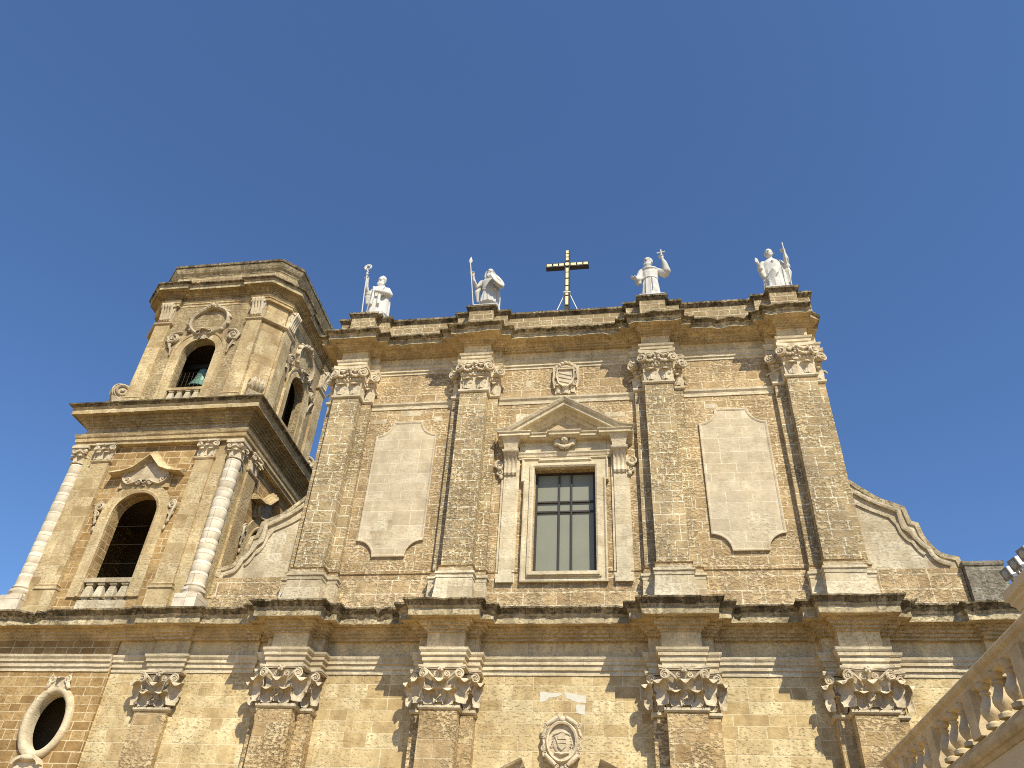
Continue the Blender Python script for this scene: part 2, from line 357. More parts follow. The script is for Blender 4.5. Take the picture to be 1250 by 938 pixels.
    def build(s, name, mats, parent=None, amp=0, sc=3.1, smooth=None, weld=False):
        me = bpy.data.meshes.new(name)
        vs = s.v
        if amp: vs = [tuple(Vector(p) + jit(p, amp, sc)) for p in vs]
        me.from_pydata(vs, [], s.f)
        mats = mats if isinstance(mats, (list, tuple)) else [mats]
        for mm in mats: me.materials.append(M[mm])
        me.polygons.foreach_set('material_index', s.mi)
        bm = bmesh.new(); bm.from_mesh(me)
        if weld: bmesh.ops.remove_doubles(bm, verts=bm.verts, dist=1e-4)
        bmesh.ops.recalc_face_normals(bm, faces=bm.faces)
        bm.to_mesh(me); bm.free()
        if smooth:
            me.polygons.foreach_set('use_smooth', [True] * len(me.polygons)); me.set_sharp_from_angle(angle=radians(smooth))
        me.update()
        o = bpy.data.objects.new(name, me); scene.collection.objects.link(o)
        if parent is not None: o.parent = parent
        return o

def tag(o, label=None, cat=None, group=None, kind=None):
    if label: o['label'] = label
    if cat: o['category'] = cat
    if group: o['group'] = group
    if kind: o['kind'] = kind
    return o
def thing(name, label, cat, loc=(0, 0, 0), group=None):
    o = bpy.data.objects.new(name, None); scene.collection.objects.link(o); o.location = loc; o.empty_display_size = .3
    return tag(o, label, cat, group)
def dup(o, parent, loc=None, rotz=None):
    c = o.copy(); scene.collection.objects.link(c); c.parent = parent
    if loc is not None: c.location = loc
    if rotz is not None: c.rotation_euler = (0, 0, rotz)
    for ch in list(o.children):
        dup(ch, c)
    return c
def worn_copy(o, parent, loc, seed):
    """a copy whose capital has its own wear and losses"""
    c = dup(o, parent, loc)
    for ch in c.children:
        if ch.name.startswith('capital'):
            ch.data = ch.data.copy()
            for v in ch.data.vertices:
                q = v.co * 3.0 + Vector((seed * 17.3, seed * 5.1, 0)); n = noise.noise_vector(q); k = noise.noise(v.co * 5.5 + Vector((seed * 9.7, 0, 3)))
                v.co += n * .022
                if k > .42: v.co.y += (k - .42) * .35      # a broken tip
    return c
def arc(cx, cz, rx, rz, a0, a1, n=16):
    return [(cx + cos(a0 + (a1 - a0) * i / n) * rx, cz + sin(a0 + (a1 - a0) * i / n) * rz) for i in range(n + 1)]
def arch_hole(cx, hw, z0, zs):
    return [(cx - hw, z0), (cx + hw, z0)] + arc(cx, zs, hw, hw, 0, pi, 20)

# ------------------------------------------------------------------ ground
gm = MB(); gm.add([(-1500, -1500, 0), (1500, -1500, 0), (1500, 1500, 0), (-1500, 1500, 0)], [[0, 1, 2, 3]])
tag(gm.build('ground', 'paving'), 'pale stone paving of the piazza before the church', 'ground', kind='structure')

# ------------------------------------------------------------------ church
church = thing('church', 'ochre baroque church front with tall pilasters and one big window', 'church')
ZL = dict(cap0=8.27, arch0=9.44, arch1=9.98, fr1=10.49, top=11.31)
LP = (-8.85, -3.65, 3.68, 8.83); UPX = (-8.9, -3.62, 3.64, 8.9)

def step_path(x0, x1, y0, groups, sideY, mainY, hs, hm):
    p = [(x0, y0)]
    for c in groups:
        p += [(c - hs, y0), (c - hs, sideY), (c - hm, sideY), (c - hm, mainY), (c + hm, mainY), (c + hm, sideY), (c + hs, sideY), (c + hs, y0)]
    return p + [(x1, y0)]

# walls
lw = MB().prism([(-15.4, 0), (13.75, 0), (13.75, 11.2), (-15.4, 11.2)], 0, 1.3, [[(-1.9, .02), (1.9, .02), (1.9, 5.2), (-1.9, 5.2)]])
lw.box(-15.4, -9.9, -.1, 0.05, 0, 9.5)
lw.build('lower_wall', 'lower', church)
win_hole = [(-1.1, 12.86), (1.1, 12.86), (1.1, 16.98), (-1.1, 16.98)]
uw = MB().prism([(-9.9, 11.2), (9.86, 11.2), (9.86, 23.1), (-9.9, 23.1)], 0, 1.3, [win_hole])
uw.build('upper_wall', 'upper', church)
b = MB(); b.sweep(step_path(-9.9, 9.86, -.05, UPX, -.27, -.7, .96, .60), [(-.6, 11.2), (0, 11.2), (0, 12.86), (.04, 12.9), (-.6, 12.95)], step=.4)
b.build('plinth_course', 'upper', church, .006)
nv = MB().box(-8.0, 8.0, 1.3, 34, 0, 19.0); nv.prism([(-8.3, 19), (8.3, 19), (0, 20.4)], 1.4, 34, mi=1)
nv.build('nave_body', ['lower', 'roof'], church)
nv = MB().box(-13.2, 13.0, 1.3, 33, 0, 9.9); nv.build('aisle_body', 'lower', church)

# lower entablature (one architrave, frieze and cornice, broken forward over the pilasters)
def lpath(y0, side, main, hs, hm, l0):
    p = [(-15.4, y0 - .1), (-13.95, y0 - .1), (-13.95, y0 - l0), (-12.75, y0 - l0), (-12.75, y0 - .1), (-10.3, y0 - .1), (-10.3, y0)]
    q = step_path(-10.2, 12.55, y0, LP, side, main, hs, hm)
    return p + q[1:] + [(12.55, y0 - .16), (13.78, y0 - .16)]
ARCH = [(-.5, 0), (.03, 0), (.03, .14), (.08, .15), (.08, .30), (.13, .31), (.13, .40), (.15, .42), (.18, .47), (.19, .54), (-.5, .54)]
b = MB().sweep(lpath(0, -.42, -.92, 1.0, .6, .25), [(d, ZL['arch0'] + z) for d, z in ARCH], step=.22)
b.build('architrave', 'pale', church, .008)
b = MB().sweep(lpath(0, -.40, -.90, .97, .58, .22), [(-.5, 9.96), (.02, 9.96), (.02, 10.5), (-.5, 10.5)], step=.4)
b.build('frieze', 'frieze', church, .006)
def cornice(z0, z1, s=1.0, bed=.42):
    H = z1 - z0; B = z0 + H * bed
    pr = [(-.6, z0), (.05, z0), (.05, z0 + H * .09), (.14, z0 + H * .095), (.14, z0 + H * .20), (.23, z0 + H * .205), (.24, z0 + H * .31), (.33, z0 + H * .315), (.34, B), (.60, B + .015), (.605, B - .02), (.63, B - .02), (.63, B + H * .25), (.66, B + H * .265), (.665, B + H * .31),
          (.69, B + H * .34), (.71, B + H * .39), (.76, B + H * .46), (.80, z1 - .06), (.83, z1 - .055), (.83, z1), (.2, z1 + .07), (-.6, z1 + .09)]
    pm = [0] * 11 + [1, 1, 1, 1, 2, 2, 2, 2, 2, 2, 2, 0]
    return [(d * s if d > 0 else d, z) for d, z in pr], pm
cp, pm = cornice(10.49, 11.31)
b = MB().sweep(lpath(-.14, -.52, -.92, .97, .58, .22), cp, ax=.9, ay=1.08, step=.13, pm=pm)
for i, (x, y, z) in enumerate(b.v):        # worn and broken edges of the old cornice
    if z > 10.95 and y < -.5:
        e = .8 * noise.noise(Vector((x * 2.1, y, z * .5))) + .6 * noise.noise(Vector((x * 8.1, y * 3, z * 3.1)))
        broken = (9.9 < x < 12.4) or (-7.9 < x < -5.0 and y > -1.25) or (-2.9 < x < -2.2 and y > -1.2) or (5.0 < x < 5.7 and y > -1.25)
        k = .26 if broken else .07
        if e > .12: b.v[i] = (x, y + (e - .12) * k * 1.2, z - (e - .12) * k)
b.build('cornice', ['cornice', 'corona', 'lichen'], church, .016, 4.0)

# lower pilasters
def astragal(mb, hw, y, z0, z1, back=0):
    mb.sweep([(-hw, back), (-hw, y), (hw, y), (hw, back)], [(-.05, z0), (.02, z0), (.06, z0 + (z1 - z0) * .4), (.06, z1), (-.05, z1)], step=.3)
def lower_shaft(w, side, ym, ys, z0=0.9, z1=8.27):
    b = MB().box(-w, w, ym, 0, z0, z1 - .12, .35)
    if side: b.box(-side, side, ys, .0, z0, z1 - .12, .35)
    b.box(-w - .12, w + .12, ym - .12, 0, 0, .5); b.sweep([(-w, 0), (-w, ym), (w, ym), (w, 0)], [(-.1, .5), (.14, .5), (.16, .6), (.08, .7), (.1, .8), (.0, .9), (-.1, .9)], step=0)
    return b
def acanthus_cap(w, h, ym, ys, side):
    """pilaster capital: two rows of leaves, corner volutes, helices, fleuron, abacus; with the half capitals of the strips beside it"""
    b = MB()
    def one(x0, x1, y, yb, left=True, right=True, nl=2):
        cx, hw = (x0 + x1) / 2, (x1 - x0) / 2
        b.loft([[(cx - hw * k, yb, z), (cx - hw * k, y - dy, z), (cx + hw * k, y - dy, z), (cx + hw * k, yb, z)] for k, dy, z in ((.93, -.05, 0), (.90, -.08, h * .55), (.96, -.02, h * .78), (1.04, .06, h * .88))])
        lw_ = 2 * hw / nl
        for i in range(nl): b.leaf((x0 + lw_ * (i + .5), y + .02, .01), (0, -1), lw_ * .96, h * .37, .26, .06, cup=.075)
        for i in range(nl + 1):
            if (i == 0 and not left) or (i == nl and not right): continue
            dx = -.5 if i == 0 else (.5 if i == nl else 0)
            b.leaf((x0 + lw_ * i + dx * .1, y + .01, .06), (dx, -1), lw_ * .94, h * .60, .28, .05, cup=.06)
        if right: b.leaf((x1 - .02, (y + yb) / 2, .01), (1, 0), abs(yb - y) * .8, h * .36, .17, 0)
        if left: b.leaf((x0 + .02, (y + yb) / 2, .01), (-1, 0), abs(yb - y) * .8, h * .36, .17, 0)
        R = h * .13
        for sgn, on in ((-1, left), (1, right)):
            if on:
                b.spiral((cx + sgn * (hw + .0), y - .15, h * .77), R, 1.8, -sgn, pi / 2, (sgn * .35, -1, 0), .2)
                b.tube([(cx + sgn * hw * .30, y - .02, h * .5), (cx + sgn * hw * .42, y - .06, h * .68), (cx + sgn * hw * .75, y - .12, h * .82), (cx + sgn * hw * 1.0, y - .15, h * .9)], [.03, .035, .04, .04], 6)
                if nl > 1: b.spiral((cx + sgn * hw * .3, y - .08, h * .77), R * .66, 1.5, sgn, pi / 2, (0, -1, 0), .2)
        if nl > 1:
            b.ball((cx, y - .15, h * .90), (.10, .08, .085), 10, 6)
            for k in range(5): b.ball((cx + cos(k * 2 * pi / 5) * .085, y - .19, h * .90 + sin(k * 2 * pi / 5) * .075), .045, 6, 4)
        # concave abacus
        a0 = [(cx - hw - (.17 if left else 0), yb)]; n = 10
        a0 += [(cx + (hw + .17) * (-1 + 2 * i / n) if (left or i > 0) else cx - hw, y - .17 + .09 * (1 - (-1 + 2 * i / n) ** 2)) for i in range(n + 1)]
        a0 += [(cx + hw + (.17 if right else 0), yb)]
        for z0, z1, g in ((h * .91, h * .945, -.02), (h * .945, h, .012)):
            vs = [(px + (px - cx) * g, py - abs(g) * (1 if g > 0 else -1) * .8, z) for z in (z0, z1) for px, py in a0]; k = len(a0)
            b.add(vs, [list(range(k))[::-1], [k + i for i in range(k)]] + [[i, (i + 1) % k, k + (i + 1) % k, k + i] for i in range(k)])
    one(-w, w, ym, 0, nl=2)
    if side:
        one(w + .0, side, ys, 0, left=False, nl=1); one(-side, -w - .0, ys, 0, right=False, nl=1)
    return b
cap_l = None
for i, x in enumerate(LP):
    if i == 0:
        p0 = lower_shaft(.575, .97, -.92, -.42).build('pilaster', 'lshaft', church, .007, 2.5, weld=True); p0.location = (x, 0, 0)
        b = MB(); astragal(b, .975, -.43, 8.13, 8.25); astragal(b, .585, -.93, 8.14, 8.26); b.build('astragal', 'pale', p0, .005)
        c0 = acanthus_cap(.575, 1.17, -.92, -.42, .97).build('capital', 'carved', p0, .004, 9, smooth=50); c0.location = (0, 0, 8.27)
    else: worn_copy(p0, church, (x, 0, 0), i)
p = lower_shaft(.56, 0, -.26, -.2).build('pilaster', 'lshaft', church, .007, 2.5, weld=True); p.location = (-13.35, -.06, 0); p['label'] = 'narrow shallow pilaster beside the tower'
b = MB(); astragal(b, .565, -.27, 8.14, 8.26); b.build('astragal', 'pale', p, .005)
c = acanthus_cap(.56, 1.15, -.26, -.2, 0).build('capital', 'carved', p, .008, 9, smooth=50); c.location = (0, 0, 8.27)

# upper entablature
ZU = dict(a0=21.85, a1=22.21, fr=22.70, top=23.28)
AR2 = [(-.5, 0), (.03, 0), (.03, .12), (.08, .13), (.08, .25), (.12, .28), (.15, .36), (-.5, .36)]
def upath(y0, side, main, hs, hm, xe=9.86):
    p = step_path(-9.9, xe, y0, UPX, side, main, hs, hm)
    p = p[2:-2]                                  # the outer strips end the front
    p = [(p[0][0], 1.2)] + p + [(p[-1][0], 1.2)]
    return p
b = MB().sweep(upath(0, -.22, -.68, .95, .56), [(d, ZU['a0'] + z) for d, z in AR2], step=.22); b.build('architrave', 'pale', church, .008)
b = MB().sweep(upath(0, -.20, -.66, .93, .54), [(-.6, 22.19), (.02, 22.19), (.02, 22.71), (-.6, 22.71)], step=.4); b.build('frieze', 'frieze', church, .006)
cp, pm = cornice(22.70, 23.28, .9, .42)
b = MB().sweep(upath(-.1, -.36, -.70, .93, .54), cp, ax=.86, ay=1.18, step=.12, pm=pm)
for i, (x, y, z) in enumerate(b.v):
    if z > 22.9 and y < -.4:
        e = noise.noise(Vector((x * 1.7, y, z))) + .5 * noise.noise(Vector((x * 6.1, y * 2, z * 3)))
        if e > .1: b.v[i] = (x, y + (e - .1) * .12, z - (e - .1) * .10)
    if z > 22.8 and x > 9.55:                    # the far right end of the cornice has broken away
        b.v[i] = (9.55 + (x - 9.55) * (.15 if y < -.95 else .55) + .03 * noise.noise(Vector((y * 3, z * 4, 1))), y, z - (.12 if y > -.95 and z > 23.1 else 0))
b.build('cornice', ['cornice', 'corona', 'lichen'], church, .014, 4.0)
# attic parapet with statue plinths
def apath(y0, side, main, hs, hm): return upath(y0, side, main, hs, hm)
b = MB().sweep(apath(-.02, -.27, -.66, 1.1, .53), [(-.75, 23.2), (0, 23.2), (0, 24.74), (-.75, 24.74)], step=.4)
pr = b.build('parapet', 'attic', church, .006)
b = MB().sweep(apath(-.02, -.27, -.66, 1.1, .53), [(-.8, 24.73), (.02, 24.73), (.04, 24.79), (.10, 24.83), (.13, 24.85), (.13, 24.95), (-.8, 24.97)], step=.15); b.build('coping', 'lichen', pr, .008)
for x in UPX: MB().box(x - .53, x + .53, -.6, .85, 23.2, 24.93).build('statue_plinth', 'attic', pr)
b = MB().box(-9.8, 9.8, .45, 1.3, 23.1, 24.72); b.build('parapet_back', 'tower', pr)

# upper pilasters
def upper_shaft():
    b = MB().box(-.54, .54, -.66, 0, 12.7, 20.33, .33); b.box(-.92, .92, -.22, 0, 12.7, 20.33, .33); return b
def composite_cap():
    """upper capital: niche leaves below, an egg row, corner volutes with a flower and garlands, moulded abacus"""
    b = MB()
    def one(x0, x1, y, left, right, nl):
        cx, hw = (x0 + x1) / 2, (x1 - x0) / 2
        b.box(x0, x1, y - .02, 0, 0, .72)
        lw_ = 2 * hw / nl
        for i in range(nl): b.leaf((x0 + lw_ * (i + .5), y - .01, .02), (0, -1), lw_ * .86, .50, .16, .05)
        if right: b.leaf((x1, y / 2, .02), (1, 0), max(.2, abs(y) * .7), .5, .15)
        if left: b.leaf((x0, y / 2, .02), (-1, 0), max(.2, abs(y) * .7), .5, .15)
        # egg row
        ne = max(2, int(2 * hw / .13))
        for i in range(ne): b.ball((x0 + (i + .5) * 2 * hw / ne, y - .08, .76), (.055, .06, .07), 7, 5)
        b.box(x0 - .02, x1 + .02, y - .08, 0, .68, .86); b.box(x0 - .05, x1 + .05, y - .13, 0, .84, 1.24)
        for sgn, on in ((-1, left), (1, right)):
            if on:
                b.spiral((cx + sgn * (hw + .04), y - .2, 1.0), .21, 1.8, -sgn, pi / 2, (sgn * .5, -1, 0), .22, .2)
                b.tube([(cx + sgn * hw * .85, y - .2, 1.19), (cx + sgn * hw * .45, y - .17, 1.08), (cx + sgn * hw * .12, y - .16, 1.22)], [.05, .06, .04], 6)
                for k in range(5):
                    t = k / 4; b.ball((cx + sgn * (hw * .9 - hw * .75 * t), y - .18, .97 - .11 * sin(pi * t)), (.075, .06, .065), 7, 5)
        if nl > 1:
            for k in range(6): b.ball((cx + cos(k * pi / 3) * .10, y - .2, 1.16 + sin(k * pi / 3) * .1), (.07, .05, .07), 7, 5)
            b.ball((cx, y - .25, 1.16), .07, 8, 6)
        n = 10; yb = 0
        a0 = [(cx - hw - (.15 if left else 0), yb)] + [((cx + (hw + .15) * (-1 + 2 * i / n)) if (left or i > 0) and (right or i < n) else (cx - hw if i == 0 else cx + hw), y - .2 + .09 * (1 - (-1 + 2 * i / n) ** 2)) for i in range(n + 1)] + [(cx + hw + (.15 if right else 0), yb)]
        for z0, z1, g in ((1.22, 1.29, -.03), (1.29, 1.44, .01)):
            vs = [(px + (px - cx) * g, py - g, z) for z in (z0, z1) for px, py in a0]; k = len(a0)
            b.add(vs, [list(range(k))[::-1], [k + i for i in range(k)]] + [[i, (i + 1) % k, k + (i + 1) % k, k + i] for i in range(k)])
    one(-.56, .56, -.68, True, True, 2); one(.56, .93, -.23, False, True, 1); one(-.93, -.56, -.23, True, False, 1)
    return b
for i, x in enumerate(UPX):
    if i == 0:
        p0 = upper_shaft().build('pilaster', 'shaft', church, .008, 2.5, weld=True); p0.location = (x, 0, 0)
        b = MB(); astragal(b, .93, -.235, 20.28, 20.41); astragal(b, .55, -.675, 20.29, 20.42); b.build('astragal', 'pale', p0, .005)
        c0 = composite_cap().build('capital', 'carved', p0, .009, 9, smooth=50); c0.location = (0, 0, 20.42)
        b = MB(); BP = [(-.2, 12.44), (.10, 12.44), (.10, 12.55), (.14, 12.58), (.13, 12.66), (.05, 12.7), (.07, 12.76), (.0, 12.80), (-.2, 12.80)]
        b.sweep([(-.92, 0), (-.92, -.24), (-.54, -.24), (-.54, -.68), (.54, -.68), (.54, -.24), (.92, -.24), (.92, 0)], BP, step=.2)
        b.loft([[(-hw, 0, z), (-hw, -d, z), (hw, -d, z), (hw, 0, z)] for hw, d, z in ((.72, .9, 11.25), (.66, .80, 11.9), (.62, .76, 12.46))])
        b.loft([[(-hw, 0, z), (-hw, -d, z), (hw, -d, z), (hw, 0, z)] for hw, d, z in ((1.06, .36, 11.25), (1.0, .33, 12.46))])
        b.build('base', 'plinthw', p0, .009, 4)
    else: worn_copy(p0, church, (x, 0, 0), i + 7)

# string course
for xa, xb in ((-7.97, -4.56), (-2.68, 2.7), (4.58, 7.96)):
    b = MB().sweep([(xa, -.0), (xb, -.0)], [(-.1, 20.06), (.03, 20.06), (.04, 20.2), (.10, 20.28), (.11, 20.36), (-.1, 20.4)], step=.2); b.build('string_course', 'pale', church, .006)

# blind panels with scooped corners
def panel_outline(cx, g=0):
    a = .62 - g; hw = 1.235 - g; z0, z1 = 13.56 + g, 19.4 - g; r = .63
    def cc(px, pz, s, e): return [(px + cos(s + (e - s) * i / 8) * r * (a / .62), pz + sin(s + (e - s) * i / 8) * r) for i in range(9)]
    return cc(cx - hw, z0, pi / 2, 0) + cc(cx + hw, z0, pi, pi / 2) + cc(cx + hw, z1, -pi / 2, -pi) + cc(cx - hw, z1, 0, -pi / 2)
for cx in (-6.3, 6.26):
    b = MB().prism(panel_outline(cx), -.06, .02); o = b.build('panel', 'panel', church)
    q = MB().mold(panel_outline(cx), [(0, -.055), (0, -.085), (.04, -.09), (.09, -.07), (.09, -.055)], True); q.build('panel_frame', 'panel', o)
    rng = random.Random(int(cx * 10))
    pw = MB(); zc = 14.55; xc = cx - .35 if cx < 0 else cx + .35
    out = [(xc + cos(t) * .42 * (1 + .35 * noise.noise(Vector((cos(t) * 2 + cx, sin(t) * 2, 0)))), zc + sin(t) * .55 * (1 + .35 * noise.noise(Vector((cos(t) * 2 + cx, sin(t) * 2, 5))))) for t in [k * 2 * pi / 28 for k in range(28)]]
    pw.prism(out, -.064, -.05); pw.build('lime_patch', 'plinthw', o)

# ---- window
win = MB()
fo = [(-1.5, 12.5), (1.5, 12.5), (1.5, 16.4), (1.6, 16.4), (1.6, 17.42), (-1.6, 17.42), (-1.6, 16.4), (-1.5, 16.4)]
win.prism(fo, -.14, .0, [[(-1.12, 12.84), (1.12, 12.84), (1.12, 17.0), (-1.12, 17.0)]])
window = win.build('window', 'pale', church)
b = MB(); b.mold([(-1.12, 12.84), (1.12, 12.84), (1.12, 17.0), (-1.12, 17.0)], [(-.16, -.13), (-.16, -.20), (-.06, -.21), (.0, -.17), (.02, .6), (-.05, .6), (-.05, -.13)], True)
fo2 = [(-1.5, 12.5), (1.5, 12.5), (1.5, 16.42), (1.6, 16.42), (1.6, 17.42), (.9, 17.42), (.9, 17.34), (-.9, 17.34), (-.9, 17.42), (-1.6, 17.42), (-1.6, 16.42), (-1.5, 16.42)]
b.mold(fo2, [(0, -.12), (0, -.19), (.05, -.20), (.10, -.15), (.10, -.12)], True); b.box(-1.22, 1.22, -.27, -.1, 12.72, 12.84, .2)
b.build('frame', 'pale', window, .004)
MB().box(-1.1, 1.1, .30, .34, 12.86, 16.98).build('pane', 'greyblind', window)
b = MB()
for x in (-.225, .225): b.box(x - .03, x + .03, .23, .31, 12.86, 16.98)
for x in (-1.06, 1.06): b.box(x - .04, x + .04, .23, .31, 12.86, 16.98)
for z in (15.36, 15.76, 12.9, 16.94): b.box(-1.1, 1.1, .235, .305, z - .03, z + .03)
b.build('glazing_bars', 'muntin', window)
# flanking pilaster strips, consoles
for sx in (-1, 1):
    x = sx * 2.03
    b = MB().box(x - .235, x + .235, -.11, .02, 12.78, 16.9, .3); b.box(x - .33, x + .33, -.06, .02, 12.5, 17.5, .3); b.box(x - .30, x + .30, -.17, .02, 12.5, 12.8, .2)
    b.build('window_pilaster', 'pale', window, .005)
    b = MB()   # fluted console, flaring block above
    pro = [(-.16, 16.72), (-.21, 16.8), (-.17, 16.9), (-.16, 17.05), (-.2, 17.25), (-.3, 17.45), (-.4, 17.6)]
    n = 12
    rings = []
    for y, z in pro:
        rings.append([(x - .23, 0, z)] + [(x - .23 + .46 * i / n, y - .018 * cos(2 * pi * i / n * 3), z) for i in range(n + 1)] + [(x + .23, 0, z)])
    b.loft(rings); b.sweep([(x - .26, 0), (x - .26, -.42), (x + .26, -.42), (x + .26, 0)], [(-.2, 17.58), (0, 17.58), (.04, 17.62), (.05, 17.69), (-.2, 17.7)], step=0)
    b.loft([[(x - h, 0, z), (x - h, -d, z), (x + h, -d, z), (x + h, 0, z)] for h, d, z in ((.24, .34, 17.69), (.26, .36, 17.9), (.33, .46, 18.12), (.36, .52, 18.2))])
    b.build('console', 'carved', window, .004, smooth=40)
    b = MB()
    b.spiral((sx * 2.46, -.1, 17.2), .2, 1.5, -sx, pi / 2, (0, -1, 0), .24); b.spiral((sx * 2.44, -.1, 16.86), .14, 1.5, sx, pi / 2, (0, -1, 0), .26)
    b.ball((sx * 2.46, -.12, 17.03), .1); b.ball((sx * 2.38, -.1, 16.68), (.08, .06, .1)); b.build('scroll_ornament', 'carved', window, .006, 8, smooth=50)
# frieze of the window, pediment
b = MB().box(-1.72, 1.72, -.1, .02, 17.42, 18.25, .3); b.sweep([(-1.75, 0), (-1.75, -.1), (1.75, -.1), (1.75, 0)], [(-.1, 17.5), (.03, 17.5), (.05, 17.58), (.09, 17.64), (.09, 17.68), (-.1, 17.7)], step=.3)
b.build('window_frieze', 'pale', window, .004)
b = MB()
PC = [(-.3, 0), (.02, 0), (.06, .05), (.12, .06), (.12, .15), (.17, .19), (.18, .23), (-.3, .27)]
wp = [(-2.36, 0), (-2.36, -.46), (-1.42, -.46), (-1.42, -.28), (-.46, -.28), (-.46, -.42), (.46, -.42), (.46, -.28), (1.42, -.28), (1.42, -.46), (2.36, -.46), (2.36, 0)]
b.sweep(wp, [(d, 18.16 + z) for d, z in PC], step=.25)
b.prism([(-2.3, 18.38), (2.3, 18.38), (0, 19.72)], -.05, .02, mi=1)
RK = [(-.46, .0), (-.44, -.12), (-.34, -.16), (-.32, -.28), (-.24, -.32), (-.22, -.54), (-.10, -.56), (-.085, -.62), (.0, -.68), (.035, -.69), (.045, .0)]
b.mold([(2.58, 18.44), (2.15, 18.5), (0, 19.86), (-2.15, 18.5), (-2.58, 18.44)], [(-n, y) for n, y in RK])
b.build('pediment', ['pale', 'cornice'], window, .008)
b = MB(); c = Vector((0, -.3, 17.98))
b.ball(c + Vector((0, -.02, .1)), (.15, .16, .18), 14, 10); b.ball(c + Vector((0, -.17, .07)), (.03, .04, .04), 6, 5); b.ball(c + Vector((0, .0, .2)), (.16, .16, .12), 12, 8)
for sx in (-1, 1):
    b.ball(c + Vector((sx * .06, -.15, .13)), (.03, .02, .02), 6, 4); b.ball(c + Vector((sx * .07, -.12, .04)), (.05, .05, .05), 8, 6)
    for k in range(5):
        a = radians(72 - 20 * k); L = .40 - .03 * k
        b.tube([c + Vector((sx * .1, .06, -.08)), c + Vector((sx * (.18 + cos(a) * L * .5), .0, -.06 + sin(a) * L * .5)), c + Vector((sx * (.24 + cos(a) * L * .6), .04, -.02 + sin(a) * L))], [.05, .055, .02], 6)
    b.tube([c + Vector((0, .02, -.2)), c + Vector((sx * .12, .0, -.17)), c + Vector((sx * .26, .02, -.06))], [.1, .09, .04], 8)
b.box(-.2, .2, -.26, -.05, 17.9, 18.2); b.build('cherub_head', 'carved', window, .003, 9, smooth=60)

# ---- coats of arms
def shield_crest():
    b = MB()
    b.box(-.42, .42, -.06, .02, -.74, .74)
    n = 16; S = [(.30, .38), (.32, .0), (.24, -.3), (0, -.5), (-.24, -.3), (-.32, 0), (-.30, .38)]
    b.prism(S[::-1], -.16, 0); b.mold(S, [(0, -.14), (0, -.23), (.05, -.24), (.06, -.14)], True)
    for k in range(3):
        z = .2 - k * .2; b.prism([(-.26, z + .02), (.24, z - .14), (.24, z - .06), (-.26, z + .1)], -.19, -.15)
    for sx in (-1, 1):
        b.spiral((sx * .36, -.14, .42), .15, 1.6, sx, pi / 2, (0, -1, 0), .24); b.spiral((sx * .4, -.14, .08), .12, 1.6, -sx, pi / 2, (0, -1, 0), .24)
        b.spiral((sx * .38, -.14, -.26), .13, 1.5, sx, -pi / 2, (0, -1, 0), .24); b.leaf((sx * .30, -.08, -.72), (sx * .3, -1), .26, .36, .12)
        b.tube([(sx * .5, -.1, .55), (sx * .46, -.14, .2), (sx * .5, -.12, -.1), (sx * .44, -.12, -.5)], [.05, .06, .05, .04], 6)
    b.leaf((0, -.1, -.75), (0, -1), .3, .3, .14); b.ball((0, -.16, .5), (.24, .1, .09))
    pts = [(cos(a) * .26, -.1, .56 + sin(a) * .22) for a in [pi * i / 10 for i in range(11)]]; b.tube(pts, .06, 8)
    for k in range(5):
        a = pi * (.1 + .2 * k); b.ball((cos(a) * .26, -.14, .56 + sin(a) * .22), .075, 8, 6)
    return b
o = shield_crest().build('coat_of_arms', 'carved', church, .006, 8, smooth=50); o.location = (0, -.02, 21.2); o['label'] = 'carved shield with a crown under the upper cornice'
